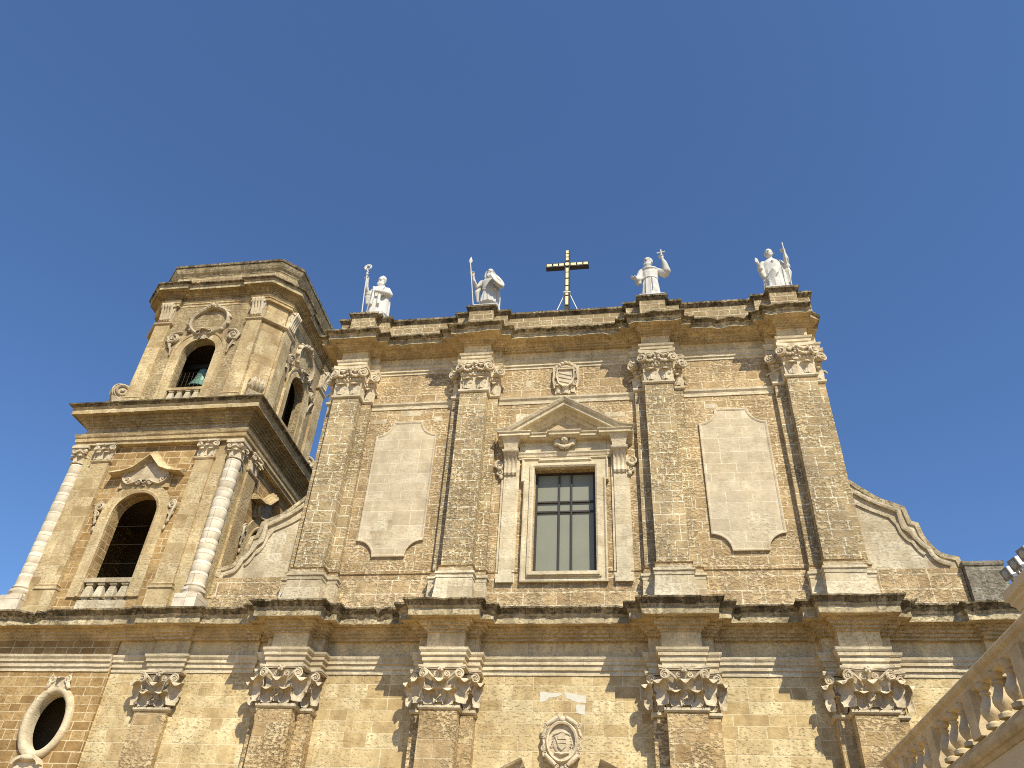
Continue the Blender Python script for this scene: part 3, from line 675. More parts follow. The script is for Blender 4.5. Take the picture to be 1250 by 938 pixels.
def oval_crest():
    b = MB()
    def ell(rx, rz, n=40): return [(cos(2 * pi * i / n) * rx, sin(2 * pi * i / n) * rz) for i in range(n)]
    b.prism(ell(.52, .64), -.1, .05)
    b.mold(ell(.40, .5), [(0, -.09), (0, -.2), (-.05, -.22), (-.10, -.15), (-.10, -.09)], True)
    b.mold(ell(.47, .57), [(0, -.09), (0, -.15), (-.03, -.16), (-.05, -.09)], True)
    # boss, mitre-like charge and tassels
    b.ball((0, -.1, -.02), (.28, .07, .34), 18, 10); b.ball((0, -.13, .23), (.15, .05, .07)); b.tube([(-.26, -.14, .2), (0, -.16, .27), (.26, -.14, .2)], [.02, .04, .02], 6)
    b.prism([(-.12, .06), (.12, .06), (.1, .18), (0, .24), (-.1, .18)], -.2, -.1); b.tube([(-.2, -.16, .16), (-.06, -.19, -.18)], .015, 5)
    b.prism([(-.13, .04), (.13, .04), (.12, -.14), (0, -.24), (-.12, -.14)], -.185, -.1); b.tube([(-.13, -.19, -.04), (.13, -.19, -.04)], .014, 5)
    for sx in (-1, 1):
        for r in range(4):
            for k in range(r + 1): b.ball((sx * (.25 + (k - r / 2) * .05), -.13, .1 - r * .075), .021, 6, 4)
    b.tube([(-.22, -.13, -.3), (0, -.16, -.34), (.22, -.13, -.3)], [.02, .045, .02], 6)
    for sx in (-1, 1):   # strapwork scrolls
        b.tube([(sx * .12, -.14, .68), (sx * .28, -.15, .58), (sx * .46, -.15, .47)], [.07, .08, .06], 8); b.spiral((sx * .50, -.16, .44), .085, 1.4, -sx, pi / 2, (0, -1, 0), .3)
        b.spiral((sx * .14, -.16, .66), .085, 1.4, sx, pi / 2, (0, -1, 0), .3)
        b.tube([(sx * .5, -.13, .36), (sx * .54, -.15, .2), (sx * .58, -.15, .14)], [.05, .05, .04], 7); b.spiral((sx * .56, -.15, .14), .07, 1.4, sx, pi / 2, (0, -1, 0), .3)
        b.tube([(sx * .56, -.12, .05), (sx * .53, -.13, -.05), (sx * .55, -.13, -.15)], [.05, .05, .04], 7); b.spiral((sx * .54, -.15, -.2), .08, 1.4, -sx, pi / 2, (0, -1, 0), .3)
        b.tube([(sx * .48, -.14, -.36), (sx * .34, -.15, -.5), (sx * .18, -.15, -.64)], [.06, .08, .06], 8); b.spiral((sx * .49, -.15, -.34), .08, 1.4, sx, -pi / 2, (0, -1, 0), .3); b.spiral((sx * .14, -.15, -.66), .07, 1.4, sx, -pi / 2, (0, -1, 0), .3)
    b.ball((0, -.16, .63), (.1, .08, .1)); b.leaf((0, -.1, -.72), (0, -1), .24, .2, .1)
    return b
o = oval_crest().build('coat_of_arms', 'carved', church, .003, 9, smooth=50); o.location = (0, -.04, 7.47); o['label'] = 'oval cartouche in a scrolled frame above the portal'

# ---- portal below: broken curved pediment, jambs, doors
b = MB()
PP = [(0, .02), (0, -.14), (.08, -.16), (.1, -.34), (.22, -.4), (.24, -.52), (.30, -.56), (.30, .02)]
for sx in (-1, 1):
    pts = [(sx * (1.0 + 1.6 * (1 - cos(t))) if False else sx * (1.03 + 1.45 * t), 6.66 - .80 * t ** 1.15) for t in [i / 8 for i in range(9)]]
    b.mold(pts if sx < 0 else pts, [(n * (-1 if sx < 0 else 1), y) for n, y in PP])
b.sweep([(-2.6, 0), (-2.6, -.25), (2.6, -.25), (2.6, 0)], [(-.2, 5.65), (0, 5.65), (.1, 5.8), (.3, 5.95), (.32, 6.15), (-.2, 6.2)], step=.3)
for sx in (-1, 1): b.box(sx * 2.3 - .35, sx * 2.3 + .35, -.22, .02, 0, 5.66)
b.prism([(-2.1, 0), (-1.7, 0), (-1.7, 4.9), (1.7, 4.9), (1.7, 0), (2.1, 0), (2.1, 5.4), (-2.1, 5.4)], -.12, .05)
portal = b.build('portal', 'ornament', church, .006)
b = MB().box(-1.69, -.02, .4, .5, .03, 4.88); b.box(.02, 1.69, .4, .5, .03, 4.88); b.build('door', 'wood', portal)

# ---- white plaster patches above the cartouche
def ragged(pts, seed, n=5, amp=.035):
    o = []
    for i, a in enumerate(pts):
        c = pts[(i + 1) % len(pts)]
        for k in range(n):
            t = k / n; x = a[0] + (c[0] - a[0]) * t; z = a[1] + (c[1] - a[1]) * t
            o.append((x + amp * noise.noise(Vector((x * 7, z * 7, seed))), z + amp * noise.noise(Vector((x * 7, z * 7, seed + 9)))))
    return o
for k, L in enumerate(([(-.72, 8.66), (-.55, 8.66), (-.45, 8.76), (-.18, 8.8), (-.06, 8.84), (-.06, 8.93), (-.7, 8.95)], [(.12, 8.78), (.34, 8.68), (.45, 8.62), (.70, 8.62), (.70, 8.85), (.5, 8.85), (.4, 8.9), (.02, 8.93)], [(.42, 8.34), (.68, 8.28), (.68, 8.58), (.40, 8.58)])):
    MB().prism(ragged(L, k + 1), -.006, .02).build('plaster_patch', 'whitepatch', church)
# pale replaced blocks between the string course and the panels
for x0, x1, z0, z1 in ((-6.7, -5.85, 19.72, 19.98), (-7.9, -7.25, 19.4, 19.62), (-5.3, -4.95, 19.45, 19.66), (5.35, 5.8, 19.5, 19.7), (-1.95, -1.4, 19.2, 19.6), (1.5, 2.3, 19.3, 19.52), (-1.62, -1.4, 20.9, 21.25)):
    MB().prism(ragged([(x0, z0), (x1, z0), (x1, z1), (x0, z1)], x0, 4, .02), -.008, .02).build('replaced_block', 'plinthw', church)

# ---- scroll buttresses either side of the upper storey
def smooth_line(pts, k=5):
    o = []
    for i in range(len(pts) - 1):
        p0 = Vector(pts[max(0, i - 1)]); p1 = Vector(pts[i]); p2 = Vector(pts[i + 1]); p3 = Vector(pts[min(len(pts) - 1, i + 2)])
        for t in range(k):
            t = t / k; q = .5 * ((2 * p1) + (p2 - p0) * t + (2 * p0 - 5 * p1 + 4 * p2 - p3) * t * t + (3 * p1 - p0 - 3 * p2 + p3) * t ** 3); o.append(tuple(q))
    o.append(tuple(pts[-1])); return o
R_OUT = smooth_line([(9.9, 16.15), (10.25, 15.8), (10.7, 15.42), (11.15, 15.2), (11.42, 15.06)], 4) + [(11.46, 14.8), (11.5, 14.52), (11.7, 14.45)] + smooth_line([(11.72, 14.3), (11.8, 13.9), (12.05, 13.45), (12.3, 13.3), (12.62, 13.23)], 4) + [(12.66, 12.9)]
R_IN = smooth_line([(9.9, 15.2), (10.3, 14.95), (10.85, 14.68)], 4) + [(11.0, 14.4)] + smooth_line([(11.05, 14.12), (11.2, 13.85), (11.35, 13.74)], 4) + smooth_line([(11.4, 13.6), (11.5, 13.42), (11.62, 13.3)], 3)
R_MID = smooth_line([(9.9, 15.62), (10.4, 15.25), (11.12, 14.86)], 4) + [(11.12, 14.4), (11.14, 14.24), (11.34, 14.08)] + smooth_line([(11.42, 13.9), (11.6, 13.6), (11.72, 13.5)], 3) + smooth_line([(11.78, 13.3), (11.95, 13.05), (12.3, 12.9)], 4)
def buttress(sx):
    f = lambda L: [(sx * x, z) for x, z in L]
    b = MB(); ol = f([(9.7, 12.85)] + [(12.66, 12.85)] + R_OUT[::-1] + [(9.7, 16.3)])
    b.prism(ol, 0.0, .9); b.box(min(sx * 9.7, sx * 12.6), max(sx * 9.7, sx * 12.6), -.04, .9, 11.2, 12.85, .3, mi=1)
    s_ = -1 if sx < 0 else 1
    b.mold(f(R_OUT), [(s_ * n, y) for n, y in ((-.13, -.01), (-.12, -.05), (.02, -.06), (.025, .9), (-.13, .9))], mi=2)
    b.mold(f(R_MID), [(s_ * n, y) for n, y in ((0, .02), (0, -.10), (.06, -.12), (.14, -.12), (.15, .02))])
    b.mold(f(R_IN), [(s_ * n, y) for n, y in ((0, .02), (0, -.06), (.09, -.07), (.1, .02))])
    return b
o = buttress(1).build('scroll_buttress', ['plinthw', 'upper', 'corona'], church, .006)
o = buttress(-1).build('scroll_buttress', ['plinthw', 'upper', 'corona'], church, .006)
b = MB().box(12.62, 13.75, -.25, .7, 11.2, 12.86, .25); b.sweep([(12.62, .6), (12.62, -.25), (13.75, -.25), (13.75, .6)], [(-.4, 12.84), (.03, 12.84), (.05, 12.90), (.05, 12.97), (-.4, 13.02)], step=.2)
b.build('end_pier', 'pier', church, .012)

# ------------------------------------------------------------------ bell tower
TC = Vector((-17.1, 3.9, 0))
tower = thing('bell_tower', 'square two-stage bell tower with banded corner columns left of the church', 'bell tower', TC)
def T(path): return [(x - TC.x, y - TC.y) for x, y in path]
# base storey with the oval window (front y = -.2)
ov = lambda rx, rz, n=36: [(-17.0 - TC.x + cos(2 * pi * i / n) * rx, 7.8 + sin(2 * pi * i / n) * rz) for i in range(n)]
yb = -.2 - TC.y
b = MB().prism([(-4.2, 0), (1.7, 0), (1.7, 11.2), (-4.2, 11.2)], yb, yb + .34, [ov(.66, .94)])
b.box(-4.2, -3.4, yb + .98, 3.9, 0, 11.2); b.box(-4.2, 3.8, 3.5, 4.1, 0, 11.2); b.box(3.0, 3.8, -2.5, 3.9, 0, 11.2); b.box(-4.1, 3.7, -3.6, 4.0, 11.0, 11.35)
b.build('base_wall', 'tower', tower)
MB().box(-3.3, 2.9, yb + 1.6, yb + 1.7, 5.5, 10).build('dark_backing', 'dark', tower)  # dark sheet behind the oval, painting the shade seen through it
b = MB().mold(ov(.60, .88), [(0, yb + .3), (0, yb - .02), (-.05, yb - .12), (-.14, yb - .15), (-.25, yb - .10), (-.27, yb - .03), (-.27, yb + .1)], True)
wo_ = b.build('oval_window', 'pale', tower, .004, smooth=50); wo_['label'] = 'oval window with a moulded stone frame'
b = MB()
for sx in (-1, 1): b.spiral((.1 + sx * .27, yb - .14, 9.13), .14, 1.5, -sx, pi / 2, (0, -1, 0), .26); b.tube([(.1 + sx * .42, yb - .1, 8.84), (.1 + sx * .34, yb - .12, 8.95), (.1 + sx * .3, yb - .12, 9.1)], [.06, .08, .05], 7)
b.prism([(-.28, 8.82), (.48, 8.82), (.36, 9.18), (-.16, 9.18)], yb - .12, yb); b.leaf((.1, yb - .1, 8.9), (0, -1), .3, .3, .14)
b.build('crest_ornament', 'carved', wo_, .004, smooth=50)
b = MB(); b.prism([(-.42, 6.35), (.62, 6.35), (.5, 6.62), (.3, 6.75), (-.1, 6.75), (-.3, 6.62)], yb - .16, yb); b.mold(arc(.1, 6.45, .42, .22, pi, 0, 10), [(0, yb - .1), (0, yb - .3), (.09, yb - .3), (.09, yb - .1)]); b.ball((.1, yb - .2, 6.66), (.3, .16, .12))
b.build('sill_bracket', 'carved', wo_, .004, smooth=50)
# base entablature
tp = [(-4.3, 2.5), (-4.3, yb + .1), (-2.75, yb + .1), (-2.75, yb), (1.68, yb)]
b = MB().sweep(tp, [(d, ZL['arch0'] + z) for d, z in ARCH], step=.22); b.build('architrave', 'pale', tower, .008)
tp2 = [(-4.3, 2.5), (-4.3, yb + .02), (1.69, yb + .02)]
cp, pm = cornice(10.49, 11.31)
b = MB().sweep(tp2, cp, ax=1.0, ay=1.1, step=.13, pm=pm)
for i, (x, y, z) in enumerate(b.v):
    if z > 10.95:
        e = noise.noise(Vector((x * 1.3, y, z * .5))) + .55 * noise.noise(Vector((x * 5.1, y * 2, z * 2.1)))
        if e > .1: b.v[i] = (x, y + (e - .1) * .22, z - (e - .1) * .16)
b.build('cornice', ['cornice', 'corona', 'lichen'], tower, .018, 4.0)

def ring_path(h0, h1=None, a=1.9, e=2.75, cham=True):
    """four-sided plan round the tower centre: face half-depth h0, breaking forward to h1 between a and e, chamfered corners"""
    P = []
    for k in range(4):
        if h1 is None: L = [(-e, -h0), (e, -h0)]
        else: L = [(-e, -h1), (-a, -h1), (-a, -h0), (a, -h0), (a, -h1), (e, -h1)]
        c, s_ = cos(k * pi / 2), sin(k * pi / 2)
        P += [(x * c - y * s_, x * s_ + y * c) for x, y in L]
    return P
def sq(h): return [(-h, -h), (h, -h), (h, h), (-h, h)]
# stage one ------------------------------------------------------
H1 = 3.6
def stage_face(name, mat, hw, h, z0, z1, hole, th=.5):
    b = MB().prism([(-hw, z0), (hw, z0), (hw, z1), (-hw, z1)], -h, -h + th, [hole] if hole else [])
    return b.build(name, mat, tower)
def corner_walls(name, mat, h, hw, z0, z1, th=.5):
    for k in range(4):
        c, s_ = cos(k * pi / 2), sin(k * pi / 2)
        b = MB(); pts = [(hw, -h), (h, -hw), (h - th, -hw), (hw, -h + th)]
        q = [(x * c - y * s_, x * s_ + y * c) for x, y in pts]
        b.loft([[(x, y, z) for x, y in q] for z in (z0, z1)]); b.build(name, mat, tower)
hole1 = arch_hole(0.0, .95, 11.9, 15.72)
f1 = stage_face('stage_wall', 'tower', 3.12, H1, 11.25, 19.05, hole1)
f2 = stage_face('stage_wall', 'tower', 3.12, H1, 11.25, 19.05, hole1); f2.rotation_euler = (0, 0, pi / 2)
for k in (2, 3):
    f = stage_face('stage_wall', 'tower', 3.12, H1, 11.25, 19.05, None); f.rotation_euler = (0, 0, k * pi / 2)
corner_walls('corner_wall', 'tower', H1, 3.12, 11.25, 19.05)
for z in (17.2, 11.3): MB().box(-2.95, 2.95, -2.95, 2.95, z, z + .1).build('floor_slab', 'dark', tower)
b = MB().box(-2.85, 2.85, .6, .7, 11.4, 17.2); b.build('dark_screen', 'dark', tower)  # added cross sheet in darkened stone, keeps the arch openings dark
# one archway with all its trim on the front, copied round to the right side
def archway_one():
    y = -H1
    b = MB()
    b.prism([(-1.45, 12.3), (1.45, 12.3), (1.45, 15.72)] + arc(0, 15.72, 1.45, 1.45, 0, pi, 20)[1:-1] + [(-1.45, 15.72)], y - .07, y + .02, [arch_hole(0, .96, 12.32, 15.72)] if False else [[(-.96, 12.31), (.96, 12.31), (.96, 15.72)] + arc(0, 15.72, .96, .96, 0, pi, 20)[1:-1] + [(-.96, 15.72)]])
    inner = [(-.96, 12.31), (-.96, 15.72)] + arc(0, 15.72, .96, .96, pi, 0, 20)[1:-1] + [(.96, 15.72), (.96, 12.31)]
    b.mold(inner, [(0, y + .02), (0, y - .10), (.10, y - .12), (.14, y - .08), (.14, y + .0)])
    aw = b.build('archway', 'tpale', tower, .004)
    # mixtilinear pediment
    p_ = [(1.62, 17.72), (1.1, 17.78), (.72, 17.92), (0, 18.66), (-.72, 17.92), (-1.1, 17.78), (-1.62, 17.72)]
    b = MB().mold(p_, [(0, y), (0, y - .1), (.06, y - .12), (.08, y - .26), (.16, y - .3), (.18, y - .38), (.26, y - .42), (.27, y)][::1] if False else [(-n, yy) for n, yy in ((.0, y), (.0, y - .1), (-.06, y - .12), (-.08, y - .26), (-.16, y - .3), (-.18, y - .38), (-.26, y - .42), (-.27, y))][::-1])
    b.prism([(-1.1, 16.9), (1.1, 16.9), (1.1, 17.78), (.72, 17.92), (0, 18.6), (-.72, 17.92), (-1.1, 17.78)], y - .08, y); b.build('pediment', 'tpale', aw, .006)
    b = MB()   # cartouche between arch and pediment, side drops
    sh = smooth_line([(0, 18.2), (.25, 17.95), (.45, 17.75), (.85, 17.6), (.95, 17.3), (.7, 17.08), (.4, 17.15), (.2, 17.25), (0, 17.1), (-.2, 17.25), (-.4, 17.15), (-.7, 17.08), (-.95, 17.3), (-.85, 17.6), (-.45, 17.75), (-.25, 17.95), (0, 18.2)], 3)[:-1]
    b.prism(sh[::-1], y - .13, y); b.mold(sh, [(0, y - .1), (0, y - .2), (.05, y - .22), (.08, y - .1)], True)
    for sx in (-1, 1):
        b.spiral((sx * .78, y - .16, 17.25), .17, 1.5, -sx, pi / 2, (0, -1, 0), .24); b.spiral((sx * .3, y - .17, 17.95), .12, 1.5, sx, pi / 2, (0, -1, 0), .24); b.spiral((sx * .25, y - .16, 17.12), .12, 1.5, sx, -pi / 2, (0, -1, 0), .26)
        b.spiral((sx * 1.55, y - .1, 16.1), .2, 1.6, -sx, pi / 2, (0, -1, 0), .22); b.tube([(sx * 1.5, y - .08, 16.3), (sx * 1.7, y - .1, 16.05), (sx * 1.62, y - .08, 15.7), (sx * 1.55, y - .06, 15.3)], [.05, .08, .07, .03], 7); b.spiral((sx * 1.6, y - .1, 15.72), .13, 1.4, sx, pi / 2, (0, -1, 0), .24)
        b.ball((sx * 1.56, y - .06, 15.4), (.07, .05, .1)); b.ball((sx * 1.5, y - .06, 15.1), (.06, .05, .12))
    b.leaf((0, y - .1, 16.95), (0, -1), .25, .26, .14); b.ball((0, y - .16, 18.12), (.09, .07, .11))
    b.build('cartouche', 'ornament', aw, .004, 8, smooth=50)
    # balustrade in the opening
    b = MB().box(-1.05, 1.05, y - .06, y + .28, 12.88, 13.05, .2); b.box(-1.0, 1.0, y, y + .26, 11.3, 12.2, .2)
    rl = b.build('balustrade', 'plinthw', aw, .005)
    for k in range(4):
        x = -.72 + .48 * k; q = MB()
        q.loft([[(x - h, y + .12 - h, z), (x + h, y + .12 - h, z), (x + h, y + .12 + h, z), (x - h, y + .12 + h, z)] for h, z in ((.12, 12.2), (.12, 12.27), (.17, 12.3), (.17, 12.36), (.12, 12.72), (.09, 12.76), (.14, 12.8), (.14, 12.88))])
        q.build('baluster', 'plinthw', rl, .003)
    return aw
a1 = archway_one(); a2 = dup(a1, tower, (0, 0, 0), pi / 2)
b = MB()
for z in (13.9, 14.7, 15.5): b.tube([(-1.0, -H1 + .55, z), (1.0, -H1 + .55, z)], .012, 5)
wi = b.build('guard_wire', 'iron', tower)
# flat pilasters and setback strips of stage one
def pil_one(sx):
    x = sx * 2.33; y = -H1
    b = MB().box(x - .39, x + .39, y - .18, y, 12.75, 18.15, .3); b.box(sx * 2.93 - .26, sx * 2.93 + .26, y - .08, y, 11.3, 19.0, .3); b.box(x - .47, x + .47, y - .24, y, 11.3, 12.55, .3)
    pp = [(x - .39, y), (x - .39, y - .18), (x + .39, y - .18), (x + .39, y)]
    b.sweep(pp, [(-.1, 12.55), (.1, 12.55), (.1, 12.63), (.05, 12.66), (.08, 12.72), (.0, 12.78), (-.1, 12.78)], step=.3); b.sweep(pp, [(-.1, 18.1), (.02, 18.1), (.06, 18.16), (.06, 18.22), (-.1, 18.24)], step=.3)
    p = b.build('pilaster', 'tpale', tower, .005, weld=True)
    c = MB().box(-.38, .38, -.2, 0, 0, .84)
    for i in range(2): c.leaf((-.19 + .38 * i, -.18, .02), (0, -1), .36, .34, .15)
    for s2 in (-1, 1): c.spiral((s2 * .36, -.28, .57), .14, 1.7, -s2, pi / 2, (s2 * .3, -1, 0), .22); c.leaf((s2 * .3, -.18, .05), (s2 * .5, -1), .3, .48, .16)
    c.leaf((0, -.18, .05), (0, -1), .34, .5, .16); c.ball((0, -.3, .72), .07); c.box(-.46, .46, -.3, 0, .72, .8, .1)
    o = c.build('capital', 'carved', p, .006, 9, smooth=50); o.location = (x, y, 18.22)
    return p
for sx in (-1, 1): dup(pil_one(sx), tower, (0, 0, 0), pi / 2)
# corner columns
def corner_column():
    pr_ = [(.40, 12.3), (.40, 12.42), (.44, 12.46), (.44, 12.56), (.36, 12.6), (.39, 12.68), (.34, 12.76)]
    zz = 12.76
    for k in range(12):
        z1 = 12.76 + (18.1 - 12.76) * (k + 1) / 12; r = .335 - .035 * (k / 12) ** 1.6
        pr_ += [(r, zz + .012), (r + .003, (zz + z1) / 2), (r, z1 - .012), (r - .009, z1)]; zz = z1
    b = MB().lathe(0, 0, pr_, 28); b.box(-.44, .44, -.44, .44, 11.3, 12.3, .2)
    return b
def round_cap():
    b = MB().lathe(0, 0, [(.33, 0), (.35, .03), (.33, .06), (.29, .08), (.29, .5), (.36, .7)], 20)
    for k in range(8): a = k * pi / 4 + pi / 8; b.leaf((cos(a) * .27, sin(a) * .27, .06), (cos(a), sin(a)), .25, .3, .15)
    for k in range(4): a = k * pi / 2; b.leaf((cos(a) * .27, sin(a) * .27, .1), (cos(a), sin(a)), .26, .46, .16)
    for k in range(4):
        a = k * pi / 2 + pi / 4
        for s2 in (-1, 1): b.spiral((cos(a) * .38 - s2 * sin(a) * .05, sin(a) * .38 + s2 * cos(a) * .05, .6), .13, 1.6, -s2, pi / 2, (-s2 * sin(a) * .9 + cos(a) * .5, s2 * cos(a) * .9 + sin(a) * .5, 0), .24)
    b.box(-.38, .38, -.38, .38, .72, .85, .1)
    return b
cc0 = corner_column().build('column', 'drum', tower, .008, 2.6, smooth=45)
o = round_cap().build('capital', 'carved', cc0, .006, 9, smooth=50); o.location = (0, 0, 18.12)
cc0.location = (3.5, -3.5, 0)
for x, y in ((-3.5, -3.5), (3.5, 3.5)): dup(cc0, tower, (x, y, 0))
# stage one entablature
b = MB().sweep(sq(3.82), [(-.9, 18.98), (0, 18.98), (0, 19.13), (.06, 19.14), (.06, 19.30), (.10, 19.34), (.15, 19.48), (-.9, 19.5)], True, step=.3); b.build('architrave', 'tpale', tower, .006)
b = MB().sweep(sq(3.70), [(-.9, 19.48), (0, 19.48), (0, 19.95), (-.9, 19.95)], True, step=.5); b.build('frieze', 'tgrey', tower, .004)
cp, pm = cornice(19.93, 20.80, .9, .48)
cp = [(d * (1.0 if d > 0 else 6), z) for d, z in cp]
b = MB().sweep(sq(3.72), cp, True, step=.14, pm=pm); b.build('cornice', ['tgrey', 'tpale', 'lichen'], tower, .012, 4)
# stage two ------------------------------------------------------
H2 = 3.45; Z2 = (20.8, 27.25)
hole2 = arch_hole(0, .82, 21.4, 24.2)
for k in range(4):
    f = stage_face('stage_wall', 'tgrey', 2.75, H2, Z2[0], Z2[1], hole2 if k < 2 else None, .42); f.rotation_euler = (0, 0, k * pi / 2)
corner_walls('corner_wall', 'tpale', H2, 2.75, Z2[0], Z2[1], .42)
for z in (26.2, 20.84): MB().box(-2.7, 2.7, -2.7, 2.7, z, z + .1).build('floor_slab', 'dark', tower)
MB().box(-2.6, 2.6, .9, 1.0, 20.9, 26.2).build('partition', 'dark', tower)  # inner sheet in the same darkened stone, closes the view through the arch
def archway_two():
    y = -H2; b = MB()
    b.prism([(-1.28, 21.3), (1.28, 21.3), (1.28, 24.2)] + arc(0, 24.2, 1.28, 1.28, 0, pi, 20)[1:-1] + [(-1.28, 24.2)], y - .07, y + .02, [[(-.83, 21.31), (.83, 21.31), (.83, 24.2)] + arc(0, 24.2, .83, .83, 0, pi, 20)[1:-1] + [(-.83, 24.2)]])
    b.mold([(-1.28, 21.3), (-1.28, 24.2)] + arc(0, 24.2, 1.28, 1.28, pi, 0, 20)[1:-1] + [(1.28, 24.2), (1.28, 21.3)], [(-.1, y), (-.1, y - .1), (0, y - .12), (.03, y)])
    aw = b.build('archway', 'tpale', tower, .004)
    b = MB(); cz = 26.1
    el = lambda rx, rz, n=32: [(cos(2 * pi * i / n) * rx, cz + sin(2 * pi * i / n) * rz) for i in range(n)]
    b.mold(el(.86, .76), [(0, y), (0, y - .14), (-.08, y - .2), (-.16, y - .16), (-.2, y)], True)
    for k in range(14):
        a = 2 * pi * k / 14 + .2
        if sin(a) > -.75: b.ball((cos(a) * 1.02, y - .1, cz + sin(a) * .9), (.12, .1, .1), 8, 6)
    for sx in (-1, 1):
        b.spiral((sx * .2, y - .2, cz + .88), .15, 1.5, sx, pi / 2, (0, -1, 0), .26)
        b.spiral((sx * 1.5, y - .12, 25.1), .3, 1.7, -sx, pi / 2, (0, -1, 0), .2); b.tube([(sx * 1.15, y - .08, 25.5), (sx * 1.5, y - .1, 25.44), (sx * 1.8, y - .1, 25.15), (sx * 1.6, y - .1, 24.7), (sx * 1.45, y - .08, 24.4), (sx * 1.42, y - .06, 24.1)], [.05, .07, .08, .07, .05, .03], 7)
        b.leaf((sx * 1.62, y - .06, 24.55), (sx * .4, -1), .25, .3, .12); b.spiral((sx * .28, y - .2, 25.32), .15, 1.4, -sx, pi / 2, (0, -1, 0), .28)
    b.leaf((0, y - .1, 24.95), (0, -1), .42, .5, .26); b.leaf((-.2, y - .08, 25.0), (-.5, -1), .34, .4, .2); b.leaf((.2, y - .08, 25.0), (.5, -1), .34, .4, .2); b.ball((0, y - .2, cz + .9), .13)
    b.build('cartouche', 'ornament', aw, .005, 8, smooth=50)
    b = MB().box(-.95, .95, y - .05, y + .25, 22.02, 22.16, .2); b.box(-.9, .9, y, y + .2, 21.3, 21.45)
    rl = b.build('balustrade', 'tpale', aw, .004)
    for k in range(4):
        x = -.6 + .4 * k; q = MB().loft([[(x - h, y + .1 - h, z), (x + h, y + .1 - h, z), (x + h, y + .1 + h, z), (x - h, y + .1 + h, z)] for h, z in ((.1, 21.45), (.14, 21.55), (.1, 21.9), (.08, 21.94), (.12, 21.96), (.12, 22.02))])
        q.build('baluster', 'plinthw', rl)
    return aw
a1 = archway_two(); dup(a1, tower, (0, 0, 0), pi / 2)
def pil_two(sx):
    x = sx * 2.33; b = MB().box(x - .37, x + .37, -H2 - .14, -H2, 21.7, 26.0, .3); b.box(x - .44, x + .44, -H2 - .2, -H2, 20.85, 21.6, .3)
    b.sweep([(x - .37, -H2), (x - .37, -H2 - .14), (x + .37, -H2 - .14), (x + .37, -H2)], [(-.1, 21.6), (.08, 21.6), (.06, 21.7), (0, 21.74), (-.1, 21.74)], step=.3)
    p = b.build('pilaster', 'tpale', tower, .005, weld=True)
    c = MB().loft([[(-.3, 0, z), (-.3, -d, z), (.3, -d, z), (.3, 0, z)] for d, z in ((.17, .12), (.19, .3), (.24, .7), (.34, .95), (.36, 1.1))])
    for i in range(4): c.tube([(-.22 + .147 * i, -.19, .22), (-.22 + .147 * i, -.24, .62), (-.22 + .147 * i, -.33, .88), (-.22 + .147 * i, -.41, 1.0), (-.22 + .147 * i, -.38, 1.08)], .06, 6)
    for i in range(4): c.ball((-.2 + .133 * i, -.2, .2), .055, 6, 4)
    c.leaf((.26, -.2, .5), (.5, -1), .2, .5, .12); c.leaf((-.26, -.2, .5), (-.5, -1), .2, .5, .12)
    o = c.build('capital', 'carved', p, .005, 9, smooth=50); o.location = (x, -H2, 26.08)
    return p
for sx in (-1, 1): dup(pil_two(sx), tower, (0, 0, 0), pi / 2)
for k in range(4):                               # the necking runs round the corners only
    b = MB(); L = [(1.93, -H2), (1.93, -H2 - .14), (2.74, -H2 - .14), (H2 + .14, -2.74), (H2 + .14, -1.93), (H2, -1.93)]
    c_, s_ = cos(k * pi / 2), sin(k * pi / 2)
    b.sweep([(x * c_ - y * s_, x * s_ + y * c_) for x, y in L], [(-.1, 25.95), (.01, 25.95), (.07, 26.02), (.07, 26.1), (-.1, 26.12)], step=.3); b.build('necking', 'tpale', tower, .003)
b = MB().sweep(ring_path(H2, H2 + .16, 1.9, 2.78), [(-.6, 27.18), (0.02, 27.18), (.02, 27.3), (.06, 27.34), (.06, 27.4), (.10, 27.46), (-.6, 27.47)], True, step=.3); b.build('architrave', 'tpale', tower, .005)
b = MB().sweep(ring_path(H2, H2 + .14, 1.92, 2.76), [(-.6, 27.46), (0, 27.46), (0, 27.72), (-.6, 27.72)], True, step=.5); b.build('frieze', 'tgrey', tower, .004)
cp, pm = cornice(27.70, 28.30, .72, .45)
b = MB().sweep(ring_path(H2, H2 + .14, 1.92, 2.76), cp, True, step=.14, pm=pm); b.build('cornice', ['tgrey', 'corona', 'lichen'], tower, .01, 4)
b = MB().sweep(ring_path(H2 - .05, None, 0, 2.72), [(-.5, 28.3), (0, 28.3), (0, 29.35), (-.5, 29.35)], True, step=.5); at = b.build('attic', 'attic', tower, .004)
b = MB().sweep(ring_path(H2 - .05, None, 0, 2.72), [(-.6, 29.33), (.02, 29.33), (.06, 29.42), (.14, 29.5), (.2, 29.6), (.26, 29.74), (.3, 29.78), (.3, 29.93), (-.6, 29.98)], True, step=.15, pm=[0, 0, 0, 0, 0, 1, 1, 1, 0]); b.build('coping', ['corona', 'lichen'], at, .01, 4)
MB().loft([[(x, y, z) for x, y in ring_path(H2 - .5, None, 0, 2.4)] for z in (28.2, 29.5)]).build('roof', 'roof', tower)
